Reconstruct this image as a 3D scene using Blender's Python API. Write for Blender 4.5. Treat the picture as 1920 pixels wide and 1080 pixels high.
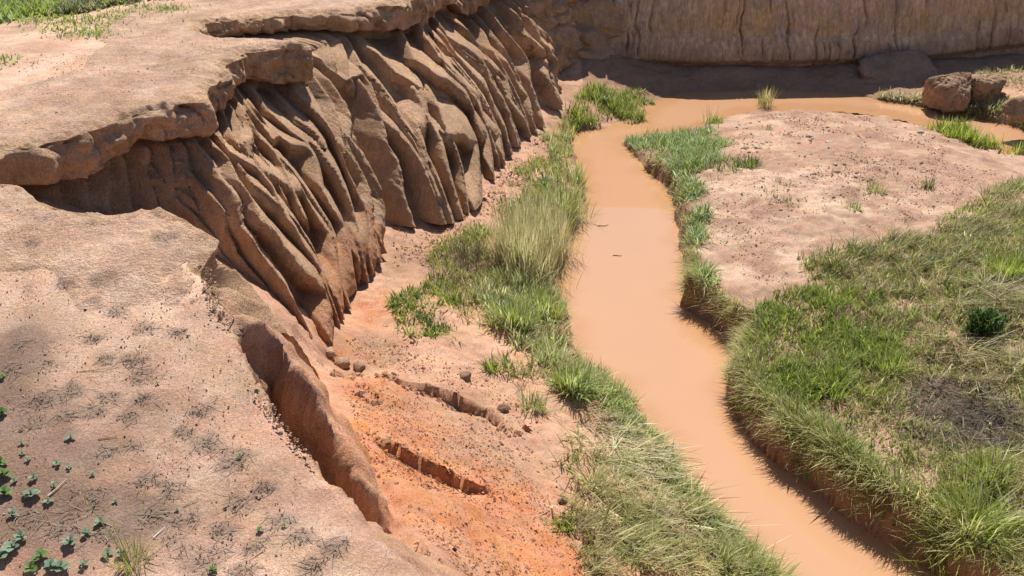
import bpy, math, random
import numpy as np

# ------------------------------------------------------------------ camera, world, sun, exposure
scene = bpy.context.scene
for o in list(bpy.data.objects):
    bpy.data.objects.remove(o)
CAMZ, PITCH, LENS = 4.8, math.radians(27.0), 35.0
cam_data = bpy.data.cameras.new('camera')
cam_data.lens = LENS
cam_data.sensor_width = 36.0
cam_data.clip_start = 0.05
cam_data.clip_end = 3000.0
camera = bpy.data.objects.new('camera', cam_data)
camera.location = (0, 0, CAMZ)
camera.rotation_euler = (math.pi / 2 - PITCH, 0, 0)
scene.collection.objects.link(camera)
scene.camera = camera

SUN_ELEV, SUN_AZ = math.radians(57.0), math.radians(5.0)      # azimuth from +Y (far end of the gully) towards +X
world = bpy.data.worlds.new('World')
scene.world = world
world.use_nodes = True
wn = world.node_tree
bg = wn.nodes['Background']
sky = wn.nodes.new('ShaderNodeTexSky')
sky.sky_type = 'NISHITA'
sky.sun_disc = False
sky.sun_elevation = SUN_ELEV
sky.sun_rotation = SUN_AZ
sky.altitude = 1500
sky.dust_density = 1.5
wn.links.new(sky.outputs['Color'], bg.inputs['Color'])
bg.inputs['Strength'].default_value = 0.08

sun_data = bpy.data.lights.new('sun', 'SUN')
sun_data.energy = 4.8
sun_data.angle = math.radians(0.53)
sun_data.color = (1.0, 0.955, 0.88)
sun = bpy.data.objects.new('sun', sun_data)
sun.rotation_euler = (-(math.pi / 2 - SUN_ELEV), 0, -SUN_AZ)
sun.location = (0, 30, 40)
scene.collection.objects.link(sun)

scene.render.engine = 'CYCLES'
scene.view_settings.view_transform = 'Standard'
scene.view_settings.look = 'None'
scene.view_settings.exposure = 0.52
scene.view_settings.gamma = 1.0
scene.view_settings.use_curve_mapping = False
scene.cycles.max_bounces = 6
scene.cycles.diffuse_bounces = 4

# ------------------------------------------------------------------ measuring: camera calibration -> places on the ground
FPX = 1920 * LENS / 36.0
CT, ST = math.cos(PITCH), math.sin(PITCH)


def U(px, py, z):
    """place on the level z that the photograph shows at px, py"""
    u, v = px - 960.0, py - 540.0
    k = (CAMZ - z) / (FPX * ST + v * CT)
    return np.array([u * k, (FPX * CT - v * ST) * k, z])


def proj(P):
    P = np.asarray(P, float)
    x, y, z = P[..., 0], P[..., 1], P[..., 2] - CAMZ
    d = y * CT - z * ST
    w = -(y * ST + z * CT)
    return np.stack([960 + FPX * x / d, 540 + FPX * w / d, d], -1)


# ------------------------------------------------------------------ noise
def _hash(ix, iy, iz, seed):
    h = (ix.astype(np.int64) * 374761393 + iy.astype(np.int64) * 668265263 + iz.astype(np.int64) * 2147483647 + seed * 974711) & 0xFFFFFFFF
    h = ((h ^ (h >> 13)) * 1274126177) & 0xFFFFFFFF
    h = ((h ^ (h >> 15)) * 2246822519) & 0xFFFFFFFF
    h = h ^ (h >> 16)
    return (h & 0xFFFFFF).astype(np.float32) / np.float32(0xFFFFFF) * 2 - 1


def noise2(x, y, seed=0):
    ix, iy = np.floor(x), np.floor(y)
    fx, fy = (x - ix), (y - iy)
    ux, uy = fx * fx * fx * (fx * (fx * 6 - 15) + 10), fy * fy * fy * (fy * (fy * 6 - 15) + 10)
    z = np.zeros_like(ix)
    a, b = _hash(ix, iy, z, seed), _hash(ix + 1, iy, z, seed)
    c, d = _hash(ix, iy + 1, z, seed), _hash(ix + 1, iy + 1, z, seed)
    return (a + (b - a) * ux) * (1 - uy) + (c + (d - c) * ux) * uy


def noise3(x, y, z, seed=0):
    iz = np.floor(z)
    fz = z - iz
    uz = fz * fz * (3 - 2 * fz)
    ix, iy = np.floor(x), np.floor(y)
    fx, fy = x - ix, y - iy
    ux, uy = fx * fx * (3 - 2 * fx), fy * fy * (3 - 2 * fy)
    r = []
    for k in (0, 1):
        a, b = _hash(ix, iy, iz + k, seed), _hash(ix + 1, iy, iz + k, seed)
        c, d = _hash(ix, iy + 1, iz + k, seed), _hash(ix + 1, iy + 1, iz + k, seed)
        r.append((a + (b - a) * ux) * (1 - uy) + (c + (d - c) * ux) * uy)
    return r[0] + (r[1] - r[0]) * uz


def fbm2(x, y, f, octs=4, seed=0, gain=0.5):
    s, a = 0, 1.0
    for k in range(octs):
        s = s + a * noise2(x * f + 17.3 * k, y * f - 9.1 * k, seed + k)
        f *= 2.03
        a *= gain
    return s


def fbm3(x, y, z, f, octs=4, seed=0, gain=0.5):
    s, a = 0, 1.0
    for k in range(octs):
        s = s + a * noise3(x * f + 7.3 * k, y * f - 9.1 * k, z * f + 3.7 * k, seed + k)
        f *= 2.03
        a *= gain
    return s


def sstep(a, b, x):
    t = np.clip((x - a) / (b - a), 0, 1)
    return t * t * (3 - 2 * t)


# ------------------------------------------------------------------ mesh helpers
def mesh_data(name, verts, faces, mat, smooth=True, col=None, nside=None):
    """verts (N,3), faces (M,k) array with k = 3 or 4"""
    me = bpy.data.meshes.new(name)
    verts = np.ascontiguousarray(verts, np.float32)
    faces = np.ascontiguousarray(faces, np.int32)
    n, k = faces.shape
    me.vertices.add(len(verts))
    me.vertices.foreach_set('co', verts.ravel())
    me.loops.add(n * k)
    me.loops.foreach_set('vertex_index', faces.ravel())
    me.polygons.add(n)
    me.polygons.foreach_set('loop_start', np.arange(0, n * k, k, dtype=np.int32))
    me.polygons.foreach_set('use_smooth', np.full(n, smooth, bool))
    me.update(calc_edges=True)
    if col is not None:
        ca = me.color_attributes.new('Col', 'FLOAT_COLOR', 'POINT')
        c4 = np.ones((len(verts), 4), np.float32)
        c4[:, :3] = col
        ca.data.foreach_set('color', c4.ravel())
    me.materials.append(mat)
    return me


def add_obj(name, me, parent=None, label=None, cat=None, group=None, kind=None, loc=None, rot=None, scale=None):
    o = bpy.data.objects.new(name, me)
    scene.collection.objects.link(o)
    if parent is not None:
        o.parent = parent
    if label:
        o['label'] = label
    if cat:
        o['category'] = cat
    if group:
        o['group'] = group
    if kind:
        o['kind'] = kind
    if loc is not None:
        o.location = loc
    if rot is not None:
        o.rotation_euler = rot
    if scale is not None:
        o.scale = scale
    return o


def grid_faces(nr, nc):
    i = np.arange(nr * nc).reshape(nr, nc)
    return np.stack([i[:-1, :-1].ravel(), i[:-1, 1:].ravel(), i[1:, 1:].ravel(), i[1:, :-1].ravel()], 1)


# ------------------------------------------------------------------ materials
def new_mat(name):
    m = bpy.data.materials.new(name)
    m.use_nodes = True
    nt = m.node_tree
    b = nt.nodes['Principled BSDF']
    return m, nt, b


def nd(nt, t, **kw):
    n = nt.nodes.new(t)
    for k, v in kw.items():
        setattr(n, k, v)
    return n


def soil_material(name, bump=1.0, grain=1.0, streak=0.0, rough=0.95, coarse=.9, cracks=False):
    m, nt, b = new_mat(name)
    L = nt.links.new
    at = nd(nt, 'ShaderNodeAttribute', attribute_name='Col')
    geo = nd(nt, 'ShaderNodeNewGeometry')

    def nz(scale, detail=3, r=0.6, vec=None):
        n = nd(nt, 'ShaderNodeTexNoise')
        n.inputs['Scale'].default_value = scale
        n.inputs['Detail'].default_value = detail
        n.inputs['Roughness'].default_value = r
        L(vec or geo.outputs['Position'], n.inputs['Vector'])
        return n.outputs['Fac']

    def mr(x, a, b_, c, d):
        n = nd(nt, 'ShaderNodeMapRange')
        for i, v in enumerate((a, b_, c, d)):
            n.inputs[i + 1].default_value = v
        L(x, n.inputs[0])
        return n.outputs[0]

    def mul(x, y):
        n = nd(nt, 'ShaderNodeMath', operation='MULTIPLY')
        L(x, n.inputs[0])
        if isinstance(y, float):
            n.inputs[1].default_value = y
        else:
            L(y, n.inputs[1])
        return n.outputs[0]

    big = nz(2.2, 4, .6)
    med = nz(11, 4, .65)
    fine = nz(70, 3, .7)
    grit = nz(240, 2, .6)
    f = mul(mul(mr(big, .3, .7, .84, 1.14), mr(med, .3, .7, .86, 1.12)), mul(mr(fine, .3, .7, 1 - .24 * grain, 1 + .18 * grain), mr(grit, .34, .66, 1 - .34 * grain, 1 + .26 * grain)))
    # scattered dark crumbs
    vo = nd(nt, 'ShaderNodeTexVoronoi')
    vo.inputs['Scale'].default_value = 26
    L(geo.outputs['Position'], vo.inputs['Vector'])
    crumb = mr(vo.outputs['Distance'], .07, .16, .62, 1.0)
    msk = mr(nz(5, 3, .6), .48, .6, 0, 1)
    mx = nd(nt, 'ShaderNodeMix')
    mx.inputs[2].default_value = 1.0
    L(msk, mx.inputs[0])
    L(crumb, mx.inputs[3])
    f = mul(f, mx.outputs[0])
    if cracks:
        wv = nd(nt, 'ShaderNodeVectorMath', operation='ADD')
        wn_ = nd(nt, 'ShaderNodeTexNoise')
        wn_.inputs['Scale'].default_value = 6
        wn_.inputs['Detail'].default_value = 4
        L(geo.outputs['Position'], wn_.inputs['Vector'])
        ws = nd(nt, 'ShaderNodeVectorMath', operation='SCALE')
        ws.inputs['Scale'].default_value = .22
        L(wn_.outputs['Color'], ws.inputs[0])
        L(geo.outputs['Position'], wv.inputs[0])
        L(ws.outputs[0], wv.inputs[1])
        ve = nd(nt, 'ShaderNodeTexVoronoi', feature='DISTANCE_TO_EDGE')
        ve.inputs['Scale'].default_value = 6.5
        L(wv.outputs[0], ve.inputs['Vector'])
        ln_ = mr(ve.outputs['Distance'], .004, .03, 0, 1)
        cm = mr(nz(1.7, 3, .6), .50, .62, 0, 1)
        cx_ = nd(nt, 'ShaderNodeMix')
        cx_.inputs[2].default_value = 1.0
        L(cm, cx_.inputs[0])
        L(mr(ln_, 0, 1, .70, 1.0), cx_.inputs[3])
        f = mul(f, cx_.outputs[0])
    if streak:
        mp = nd(nt, 'ShaderNodeMapping')
        mp.inputs['Scale'].default_value = (1, 1, .08)
        L(geo.outputs['Position'], mp.inputs['Vector'])
        st = nz(14, 4, .6, mp.outputs['Vector'])
        f = mul(f, mr(st, .3, .7, 1 - streak, 1 + streak * .7))
        f = mul(f, mr(nz(42, 3, .6, mp.outputs['Vector']), .32, .68, 1 - streak * .8, 1 + streak * .5))
    vm = nd(nt, 'ShaderNodeVectorMath', operation='SCALE')
    L(at.outputs['Color'], vm.inputs[0])
    L(f, vm.inputs['Scale'])
    # hue drift between redder and yellower earth
    hs = nd(nt, 'ShaderNodeHueSaturation')
    L(vm.outputs[0], hs.inputs['Color'])
    L(mr(nz(4.1, 3, .6), .3, .7, .492, .508), hs.inputs['Hue'])
    L(mr(nz(7.7, 3, .6), .3, .7, .9, 1.08), hs.inputs['Saturation'])
    L(hs.outputs['Color'], b.inputs['Base Color'])
    b.inputs['Roughness'].default_value = rough
    b.inputs['Specular IOR Level'].default_value = 0.15
    h = nd(nt, 'ShaderNodeMath', operation='ADD')
    L(mul(fine, 1.0), h.inputs[0])
    L(mul(grit, .45), h.inputs[1])
    h2 = nd(nt, 'ShaderNodeMath', operation='ADD')
    L(h.outputs[0], h2.inputs[0])
    L(mul(nz(34, 4, .7), coarse), h2.inputs[1])
    bp = nd(nt, 'ShaderNodeBump')
    bp.inputs['Strength'].default_value = min(1.0, .8 * bump)
    bp.inputs['Distance'].default_value = .009 * bump
    L(h2.outputs[0], bp.inputs['Height'])
    L(bp.outputs['Normal'], b.inputs['Normal'])
    return m


M_GROUND = soil_material('soil_ground', cracks=True)
M_CLIFF = soil_material('soil_cliff', bump=1.25, grain=1.15, streak=.12, coarse=2.4)
M_FAR = soil_material('soil_far_cliff', bump=.6, grain=.7, streak=.30, coarse=1.2)

# ------------------------------------------------------------------ plan curves
def zplat0(x, y):
    d = np.clip(5.8 - y, 0, None)
    dd = np.minimum(d, 3.2)
    z = 2.4 - .24 * (np.sqrt(dd * dd + .09) - .3)
    return z + np.where(y < 2.2, np.minimum((2.2 - y) ** 2 * .12, 1.0), 0)


def Up(px, py):
    z = 2.4
    for _ in range(14):
        p = U(px, py, z)
        z = float(zplat0(p[0], p[1]))
    return p


def catmull(pts, n):
    P = np.asarray(pts, float)
    P = np.vstack([2 * P[0] - P[1], P, 2 * P[-1] - P[-2]])
    m = len(P) - 3
    t = np.linspace(0, m, n)
    i = np.minimum(t.astype(int), m - 1)
    f = (t - i)[:, None]
    a, b, c, d = P[i], P[i + 1], P[i + 2], P[i + 3]
    # centripetal-ish softened tangents keep the tight turns from looping
    m1, m2 = .42 * (c - a), .42 * (d - b)
    f2, f3 = f * f, f * f * f
    return (2 * f3 - 3 * f2 + 1) * b + (f3 - 2 * f2 + f) * m1 + (-2 * f3 + 3 * f2) * c + (f3 - f2) * m2


# rim point, toe point, back point (dx,dy inland or absolute), cap thickness, undercut
W = lambda x, y, z=2.4: np.array([x, y, z])
# (rim, toe, back_xy, cap, recess)
PAIRS = [
    (Up(437, 585), U(600, 712, .98), (-2.3, 4.6), .03, .0),
    (Up(385, 500), U(600, 668, .8), (-2.5, 4.9), .05, .04),
    (Up(400, 445), U(585, 640, .85), (-2.6, 5.0), .06, .02),
    (Up(290, 398), U(560, 600, 1.0), (-2.7, 5.1), .07, .03),
    (Up(130, 388), U(530, 560, 1.1), (-3.2, 5.1), .08, .05),
    (Up(20, 340), U(515, 530, 1.2), (-4.0, 5.5), .10, .08),
    (Up(-70, 316), U(510, 520, 1.2), (-5.0, 6.6), .18, .2),
    (Up(0, 280), U(515, 515, 1.2), (-4.9, 8.0), .28, .55),
    (Up(110, 246), U(530, 530, 1.1), (-4.5, 8.5), .33, .62),
    (Up(260, 200), U(560, 590, .9), (-4.2, 8.9), .38, .55),
    (Up(375, 182), U(605, 655, .65), (-4.1, 9.2), .42, .30),
    (Up(385, 150), U(625, 640, .6), (-4.15, 9.5), .42, .34),
    (Up(480, 97), U(665, 575, .5), (-4.2, 9.8), .42, .36),
    (Up(556, 78), U(700, 520, .45), (-4.25, 10.1), .36, .25),
    (Up(440, 76), U(720, 480, .45), (-4.4, 10.5), .28, .2),
    (Up(365, 58), U(735, 450, .45), (-4.5, 11.0), .26, .1),
    (Up(430, 33), U(760, 430, .45), (-4.4, 12.2), .26, .22),
    (Up(560, 20), U(810, 425, .4), (-3.6, 13.0), .28, .25),
    (Up(690, 5), U(860, 420, .4), (-2.9, 13.6), .34, .2),
    (W(-1.25, 13.1), U(905, 380, .4), (-2.4, 14.2), .5, .12),
    (W(-.95, 14.1), U(950, 305, .35), (-2.0, 15.0), .55, .12),
    (W(-.65, 14.9), U(1000, 255, .35), (-1.6, 15.8), .55, .12),
    (W(-.3, 15.7), U(1045, 218, .3), (-1.2, 16.7), .5, .1),
    (W(.25, 16.7), U(1072, 150, .4), (-.8, 17.8), .4, .1),
    (W(.95, 17.7), U(1122, 112, .5), (-.1, 19.2), .4, .05),
    (W(1.9, 18.5), U(1200, 108, .4), (1.0, 19.8), .4, .05),
]
NS = 1050
_rim = catmull([p[0] for p in PAIRS], 4000)
# re-space along the rim: roughly even steps in the mean of rim and toe travel
_toe = catmull([p[1] for p in PAIRS], 4000)
_bck = catmull([p[2] for p in PAIRS], 4000)
_capr = catmull([(p[3], p[4]) for p in PAIRS], 4000)
_st = .6 * np.linalg.norm(np.diff(_rim, axis=0), axis=1) + .4 * np.linalg.norm(np.diff(_toe, axis=0), axis=1)
_cs = np.concatenate([[0], np.cumsum(_st)])
SS = np.linspace(0, _cs[-1], NS)
ev = lambda A: np.stack([np.interp(SS, _cs, A[:, k]) for k in range(A.shape[1])], 1)
RIM, TOE, BACK, CAPR = ev(_rim), ev(_toe), ev(_bck), np.maximum(ev(_capr), 0.0)
_in = (RIM[:, :2] - BACK) / np.linalg.norm(RIM[:, :2] - BACK, axis=1)[:, None]
BACKG = BACK + _in * .16                                       # the ground sheet reaches a little under the cliff's skirt
CAPR[:, 0] *= 1 + .28 * fbm2(SS, 0 * SS, 1.3, 2, 133) * sstep(.15, .3, CAPR[:, 0])
_rj = (.09 * fbm2(SS, 0 * SS, 1.9, 2, 131) + .045 * fbm2(SS, 0 * SS, 6.5, 3, 132)) * np.clip(SS / .4, 0, 1) * sstep(.03, .2, CAPR[:, 0] + .05)
RIM[:, :2] += _in * _rj[:, None]

# near rim of the plateau that slopes straight down (no overhang)
NEAR_RIM = [(437, 585), (452, 640), (478, 700), (510, 755), (545, 800), (590, 860), (640, 920), (700, 985), (770, 1045), (830, 1085), (900, 1150), (1010, 1260)]
NEAR_RIM = [Up(*p)[:2] for p in NEAR_RIM] + [np.array([1.4, .6]), np.array([3.0, -2.0]), np.array([7.0, -9.0]), np.array([30.0, -40.0])]

# plateau outline used by the ground sheet (hidden behind the cliff where there is a cliff)
GP = np.vstack([np.array([[30, -400], [-400, -400], [-400, 400], [1.0, 400.], [1.0, 19.8]]), BACKG[:40:-8], (BACK[40] * .14 + RIM[40, :2] * .86)[None], np.array(NEAR_RIM)])

# stream outline
ST_LEFT = [(1600, 1200), (1470, 1080), (1385, 1000), (1300, 920), (1262, 835), (1200, 750), (1095, 672), (1078, 605), (1052, 555), (1062, 500), (1085, 440), (1108, 380), (1092, 320),
           (1075, 280), (1088, 250), (1150, 243), (1215, 232), (1228, 208), (1250, 192), (1290, 178), (1400, 170), (1500, 172), (1600, 178), (1640, 187), (1700, 196),
           (1760, 208), (1860, 229), (1920, 244), (2050, 285), (2400, 400)]
ST_RIGHT = [(2400, 470), (2050, 330), (1920, 282), (1870, 266), (1800, 244), (1720, 218), (1600, 199), (1500, 197), (1430, 200), (1375, 208), (1335, 226), (1270, 243), (1190, 252), (1165, 268),
            (1210, 318), (1258, 375), (1270, 425), (1284, 505, .1), (1274, 545, .15), (1330, 590, .15), (1385, 630, .2), (1362, 690, .22), (1408, 770, .22), (1485, 845, .22), (1595, 925, .22), (1725, 1005, .22), (1850, 1080, .22), (1990, 1170, .22)]
E0 = lambda L: [U(p[0], p[1], p[2] if len(p) > 2 else 0)[:2] for p in L]
NEAR_WATER = [np.array(p) for p in ((5.2, 3.6), (8.5, 1.0), (14, -6), (22, -14))]
NEAR_WATER_L = [np.array(p) for p in ((21, -17), (12, -8), (6.8, -.8), (3.6, 3.0))]


def dense(L, step=.12):
    L = catmull(L, len(L) * 4)
    return L


ST_L = np.array(NEAR_WATER_L + E0(ST_LEFT))
ST_R = np.array(E0(ST_RIGHT) + NEAR_WATER)
STREAM = np.vstack([dense(ST_L), dense(ST_R)])
BAR = np.vstack([dense(ST_R), np.array([[60, -14], [60, 14.]])])


def poly_dist(x, y, P, closed=True):
    """distance to polygon edge and inside flag"""
    Q = np.roll(P, -1, 0) if closed else P[1:]
    A = P if closed else P[:-1]
    d = np.full(x.shape, 1e9, np.float32)
    ins = np.zeros(x.shape, bool)
    for (ax, ay), (bx, by) in zip(A, Q):
        ex, ey = bx - ax, by - ay
        l2 = ex * ex + ey * ey
        if l2 < 1e-12:
            continue
        t = np.clip(((x - ax) * ex + (y - ay) * ey) / l2, 0, 1)
        d = np.minimum(d, (x - ax - t * ex) ** 2 + (y - ay - t * ey) ** 2)
        if closed:
            c = (ay > y) != (by > y)
            if ey != 0:
                ins ^= c & (x < ex * (y - ay) / ey + ax)
    return np.sqrt(d), ins


def line_field(x, y, pts):
    """distance to an open polyline, side sign (+ = left of travel) and travel parameter 0..1"""
    P = np.asarray(pts, float)
    best = np.full(x.shape, 1e9)
    side = np.zeros(x.shape)
    par = np.zeros(x.shape)
    n = len(P) - 1
    for k in range(n):
        ax, ay = P[k][:2]
        bx, by = P[k + 1][:2]
        ex, ey = bx - ax, by - ay
        l2 = ex * ex + ey * ey + 1e-12
        t = np.clip(((x - ax) * ex + (y - ay) * ey) / l2, 0, 1)
        d = (x - ax - t * ex) ** 2 + (y - ay - t * ey) ** 2
        m = d < best
        best = np.where(m, d, best)
        side = np.where(m, np.sign(ex * (y - ay) - ey * (x - ax)), side)
        par = np.where(m, (k + t) / n, par)
    return np.sqrt(best), side, par


class TPS:
    def __init__(self, pts, lam=1e-3):
        P = np.asarray(pts, float)
        self.P = P[:, :2]
        n = len(P)
        r = np.linalg.norm(self.P[:, None] - self.P[None], axis=2)
        K = np.where(r > 0, r * r * np.log(r + 1e-12), 0) + lam * np.eye(n)
        A = np.zeros((n + 3, n + 3))
        A[:n, :n] = K
        A[:n, n] = A[n, :n] = 1
        A[:n, n + 1:] = self.P
        A[n + 1:, :n] = self.P.T
        self.w = np.linalg.solve(A, np.concatenate([P[:, 2], np.zeros(3)]))

    def __call__(self, x, y):
        n = len(self.P)
        s = self.w[n] + self.w[n + 1] * x + self.w[n + 2] * y
        for k in range(n):
            r2 = (x - self.P[k, 0]) ** 2 + (y - self.P[k, 1]) ** 2
            s = s + self.w[k] * .5 * r2 * np.log(r2 + 1e-12)
        return s


nearz = lambda px, py, dz: (Up(px, py) + np.array([0, 0, dz]))
LEFT_PTS = [U(*p) for p in [
    (880, 560, .32), (950, 640, .3), (1000, 700, .28), (800, 650, .5), (760, 560, .45), (900, 470, .32), (1000, 430, .2), (960, 360, .3), (1030, 300, .2), (1100, 215, .15),
    (1180, 170, .12), (1070, 150, .3), (640, 780, 1.15), (650, 715, .8), (700, 700, .72), (800, 740, .6), (900, 800, .5), (1000, 850, .42), (1100, 900, .35), (1150, 1000, .4),
    (1250, 1060, .3), (800, 880, 1.0), (740, 900, 1.3), (900, 950, .85), (1000, 1030, .75), (900, 1060, 1.15), (1100, 1080, .6), (1250, 1200, .5), (1050, 1200, 1.0),
    (1300, 160, .1), (1500, 150, .12), (1400, 130, .25), (1600, 125, .25), (1700, 165, .14), (1680, 178, .14), (1750, 195, .15), (1850, 215, .2), (1920, 235, .25), (1800, 150, .28),
    (1900, 140, .36), (1920, 112, .36), (1870, 185, .3), (2000, 150, .45), (2000, 230, .4), (2300, 250, .6), (2600, 330, .7)]]
LEFT_PTS += [np.array([p[1][0], p[1][1], p[1][2] - .04]) for k, p in enumerate(PAIRS) if k not in (4, 5, 6, 7, 8)]
LEFT_PTS += [nearz(*p) for p in [(600, 870, -.5), (660, 935, -.12), (720, 990, -.08), (790, 1060, -.08), (860, 1115, -.1), (480, 690, -.85), (540, 780, -.75)]]
LEFT_PTS += [np.array(p) for p in ((1.9, 1.2, 1.2), (4.0, -1.5, 1.0), (3.0, 1.6, .5), (9.5, -7, .6))]
RIGHT_PTS = [U(*p) for p in [
    (1170, 262, .08), (1215, 305, .2), (1265, 370, .28), (1278, 420, .3), (1292, 490, .32), (1277, 530, .32), (1330, 575, .32), (1390, 620, .34), (1375, 690, .35), (1490, 840, .36),
    (1600, 920, .37), (1740, 1010, .37), (1860, 1080, .38), (1400, 400, .42), (1500, 300, .38), (1600, 232, .15), (1450, 218, .10), (1800, 268, .12), (1890, 318, .2), (1500, 204, .03), (1600, 205, .03), (1720, 226, .03), (1850, 270, .04), (1920, 294, .05), (2060, 345, .1), (1700, 350, .4),
    (1600, 500, .45), (1450, 550, .42), (1800, 500, .48), (1900, 420, .48), (1700, 650, .42), (1850, 700, .46), (1650, 850, .36), (1850, 950, .40), (1900, 1060, .36), (2100, 600, .6),
    (2200, 900, .55), (2100, 400, .6), (2400, 600, .8), (1340, 300, .3), (1280, 262, .10), (1330, 245, .08)]]
RIGHT_PTS += [np.array(p) for p in ((12, 6, 1.4), (14, 10, 1.6), (14, 2, 1.4), (22, 6, 2.2))]
TPS_L, TPS_R = TPS(LEFT_PTS), TPS(RIGHT_PTS)

RIDGE = [Up(440, 586)] + [U(*p) for p in [(482, 590, 2.22), (510, 613, 2.12), (551, 672, 2.0), (600, 748, 1.86), (636, 815, 1.70), (672, 880, 1.58), (715, 950, 1.45)]]
RIDGE = np.array(RIDGE)
RIDGE2 = np.array([U(*p) for p in [(470, 690, 1.95), (505, 715, 1.86), (560, 800, 1.76), (610, 865, 1.72), (660, 925, 1.74), (705, 968, 1.76)]])
TRENCH = np.array([U(*p)[:2] for p in [(462, 622, 1.9), (505, 690, 1.7), (560, 772, 1.55), (620, 850, 1.5), (690, 945, 1.6)]])
SCARPS = [([(605, 672, .75), (640, 688, .72), (690, 692, .66), (750, 712, .6), (800, 722, .56), (870, 745, .5), (940, 775, .46), (980, 800, .44)], .11, .22),
          ([(722, 838, .95), (752, 855, .9), (790, 874, .86), (825, 898, .83), (870, 908, .78), (950, 916, .7)], .11, .2),
          ([(676, 722, .75), (700, 740, .74), (716, 757, .72)], .08, .14),
          ([(640, 790, 1.1), (660, 815, 1.1), (690, 830, 1.05)], .05, .15),
          ([(760, 1010, 1.35), (785, 1050, 1.35), (800, 1070, 1.32)], .07, .15)]
SCARPS = [(np.array([U(*q)[:2] for q in s]), a, w) for s, a, w in SCARPS]


def ground_height(x, y, parts=False):
    x = np.asarray(x, float)
    y = np.asarray(y, float)
    zp = zplat0(x, y) + .03 * fbm2(x, y, .8, 3, 11) + .012 * fbm2(x, y, 4.0, 3, 12)
    # plateau
    dp, inp = poly_dist(x, y, GP)
    sp = np.where(inp, -dp, dp)
    # gully floor
    ds, ins = poly_dist(x, y, STREAM)
    _, inb = poly_dist(x, y, BAR)
    wob = .10 * fbm2(x, y, 3.0, 3, 31)
    zl = TPS_L(x, y)
    zr = TPS_R(x, y)
    zl = np.clip(zl, .02, 2.6)
    zr = np.clip(zr, .02, 2.6)
    dd = np.clip(ds + wob * .6, 0, None)
    zb = np.where(inb, zr * sstep(-.02, .13 + .05 * noise2(x * 4, y * 4, 5), dd) - .03, zl * (sstep(0, .5, dd) * .6 + .4 * sstep(0, .12, dd)) - .02)
    floor = np.where(ins, -.05 - .3 * sstep(0, .35, ds), zb)
    rough = .022 * fbm2(x, y, 3.2, 4, 21) + .010 * fbm2(x, y, 14., 3, 22)
    floor = floor + np.where(ins, 0, (rough + np.where(inb, .014 * fbm2(x, y, 7., 4, 23), 0)) * sstep(0, .2, ds))
    # ledges of crusted earth on the orange slope
    for P, a, w in SCARPS:
        jx = x + .10 * noise2(x * 4, y * 4, 41) + .02 * noise2(x * 13, y * 13, 42)
        jy = y + .10 * noise2(x * 4, y * 4, 43) + .02 * noise2(x * 13, y * 13, 44)
        d, s, t = line_field(jx, jy, P)
        env = np.clip(np.minimum(t, 1 - t) * 5, 0, 1) * (.75 + .6 * noise2(x * 4.5, y * 4.5, 45))
        near = s < 0
        floor = floor + env * np.where(near, -a * np.exp(-(d / w) ** 1.3) * sstep(0, .03, d), a * .35 * np.exp(-d / .12))
    dt_, _, tp_ = line_field(x, y, TRENCH)
    floor = floor - .85 * np.exp(-(dt_ / .19) ** 2) * sstep(0, .12, tp_) * (1 - .9 * sstep(.7, 1, tp_))
    # earth fins in front of the near rim: trench between them and the plateau
    for R_, kin, kout, rr in ((RIDGE, 4.2, 2.3, .02),):
        d, s, t = line_field(x + .02 * noise2(x * 9, y * 9, 51), y + .02 * noise2(x * 9, y * 9, 52), R_[:, :2])
        cz = np.interp(t, np.linspace(0, 1, len(R_)), R_[:, 2])
        dr = np.sqrt(d * d + rr * rr) - rr
        rz = cz - dr * np.where(s > 0, kout, kin) - .25 * sstep(.9, 1.0, t) + .04 * fbm2(x, y, 4., 3, 53) + .016 * fbm2(x, y, 16., 3, 54)
        floor = np.where(sp > 0, np.maximum(floor, np.where(d < 1.2, rz, -9)), floor)
    # plateau edge: crumbling lip then a steep drop
    dn, _, _ = line_field(x, y, np.array(NEAR_RIM[:13]))
    lip = zp - .035 * np.exp(-dn / .08) + .02 * np.exp(-dn / .05) * fbm2(x, y, 12., 2, 61)
    drop = zp - .03 - sp * (4.5 + 1.2 * noise2(x * 3, y * 3, 62)) + .05 * fbm2(x, y, 5., 3, 63)
    z = np.where(sp < 0, lip, np.maximum(np.minimum(floor, zp - .03), np.minimum(drop, zp - .03)))
    if parts:
        return z, sp, ds, ins, inb
    return z


# ------------------------------------------------------------------ ground sheet
def axis(parts):
    a = []
    for lo, hi, st in parts:
        n = max(1, int(round((hi - lo) / st)))
        a.append(np.linspace(lo, hi, n, endpoint=False))
    a.append([parts[-1][1]])
    return np.concatenate(a)


geo_out = lambda a, b, n: a + (b - a) * ((1.35 ** np.arange(1, n + 1) - 1) / (1.35 ** n - 1))
gx = axis([(-9, -4.3, .06), (-4.3, 4.6, .0265), (4.6, 9, .036), (9, 16, .08)])
gx = np.concatenate([geo_out(-9, -400, 22)[::-1], gx, geo_out(16, 400, 22)])
gy = axis([(-2, 2.4, .12), (2.4, 7.2, .0185), (7.2, 13, .03), (13, 19.5, .045), (19.5, 24, .15)])
gy = np.concatenate([geo_out(-2, -400, 22)[::-1], gy, geo_out(24, 400, 22)])
GX, GY = np.meshgrid(gx, gy)
gxr, gyr = GX.ravel(), GY.ravel()
gz, gsp, gds, gins, ginb = ground_height(gxr, gyr, True)


def blob(x, y, px, py, z, rx, ry, p=2):
    c = U(px, py, z)
    return np.exp(-(((x - c[0]) / rx) ** 2 + ((y - c[1]) / ry) ** 2) ** (p / 2))


def lerp(a, b, t):
    return a + (b - a) * t[:, None]


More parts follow.
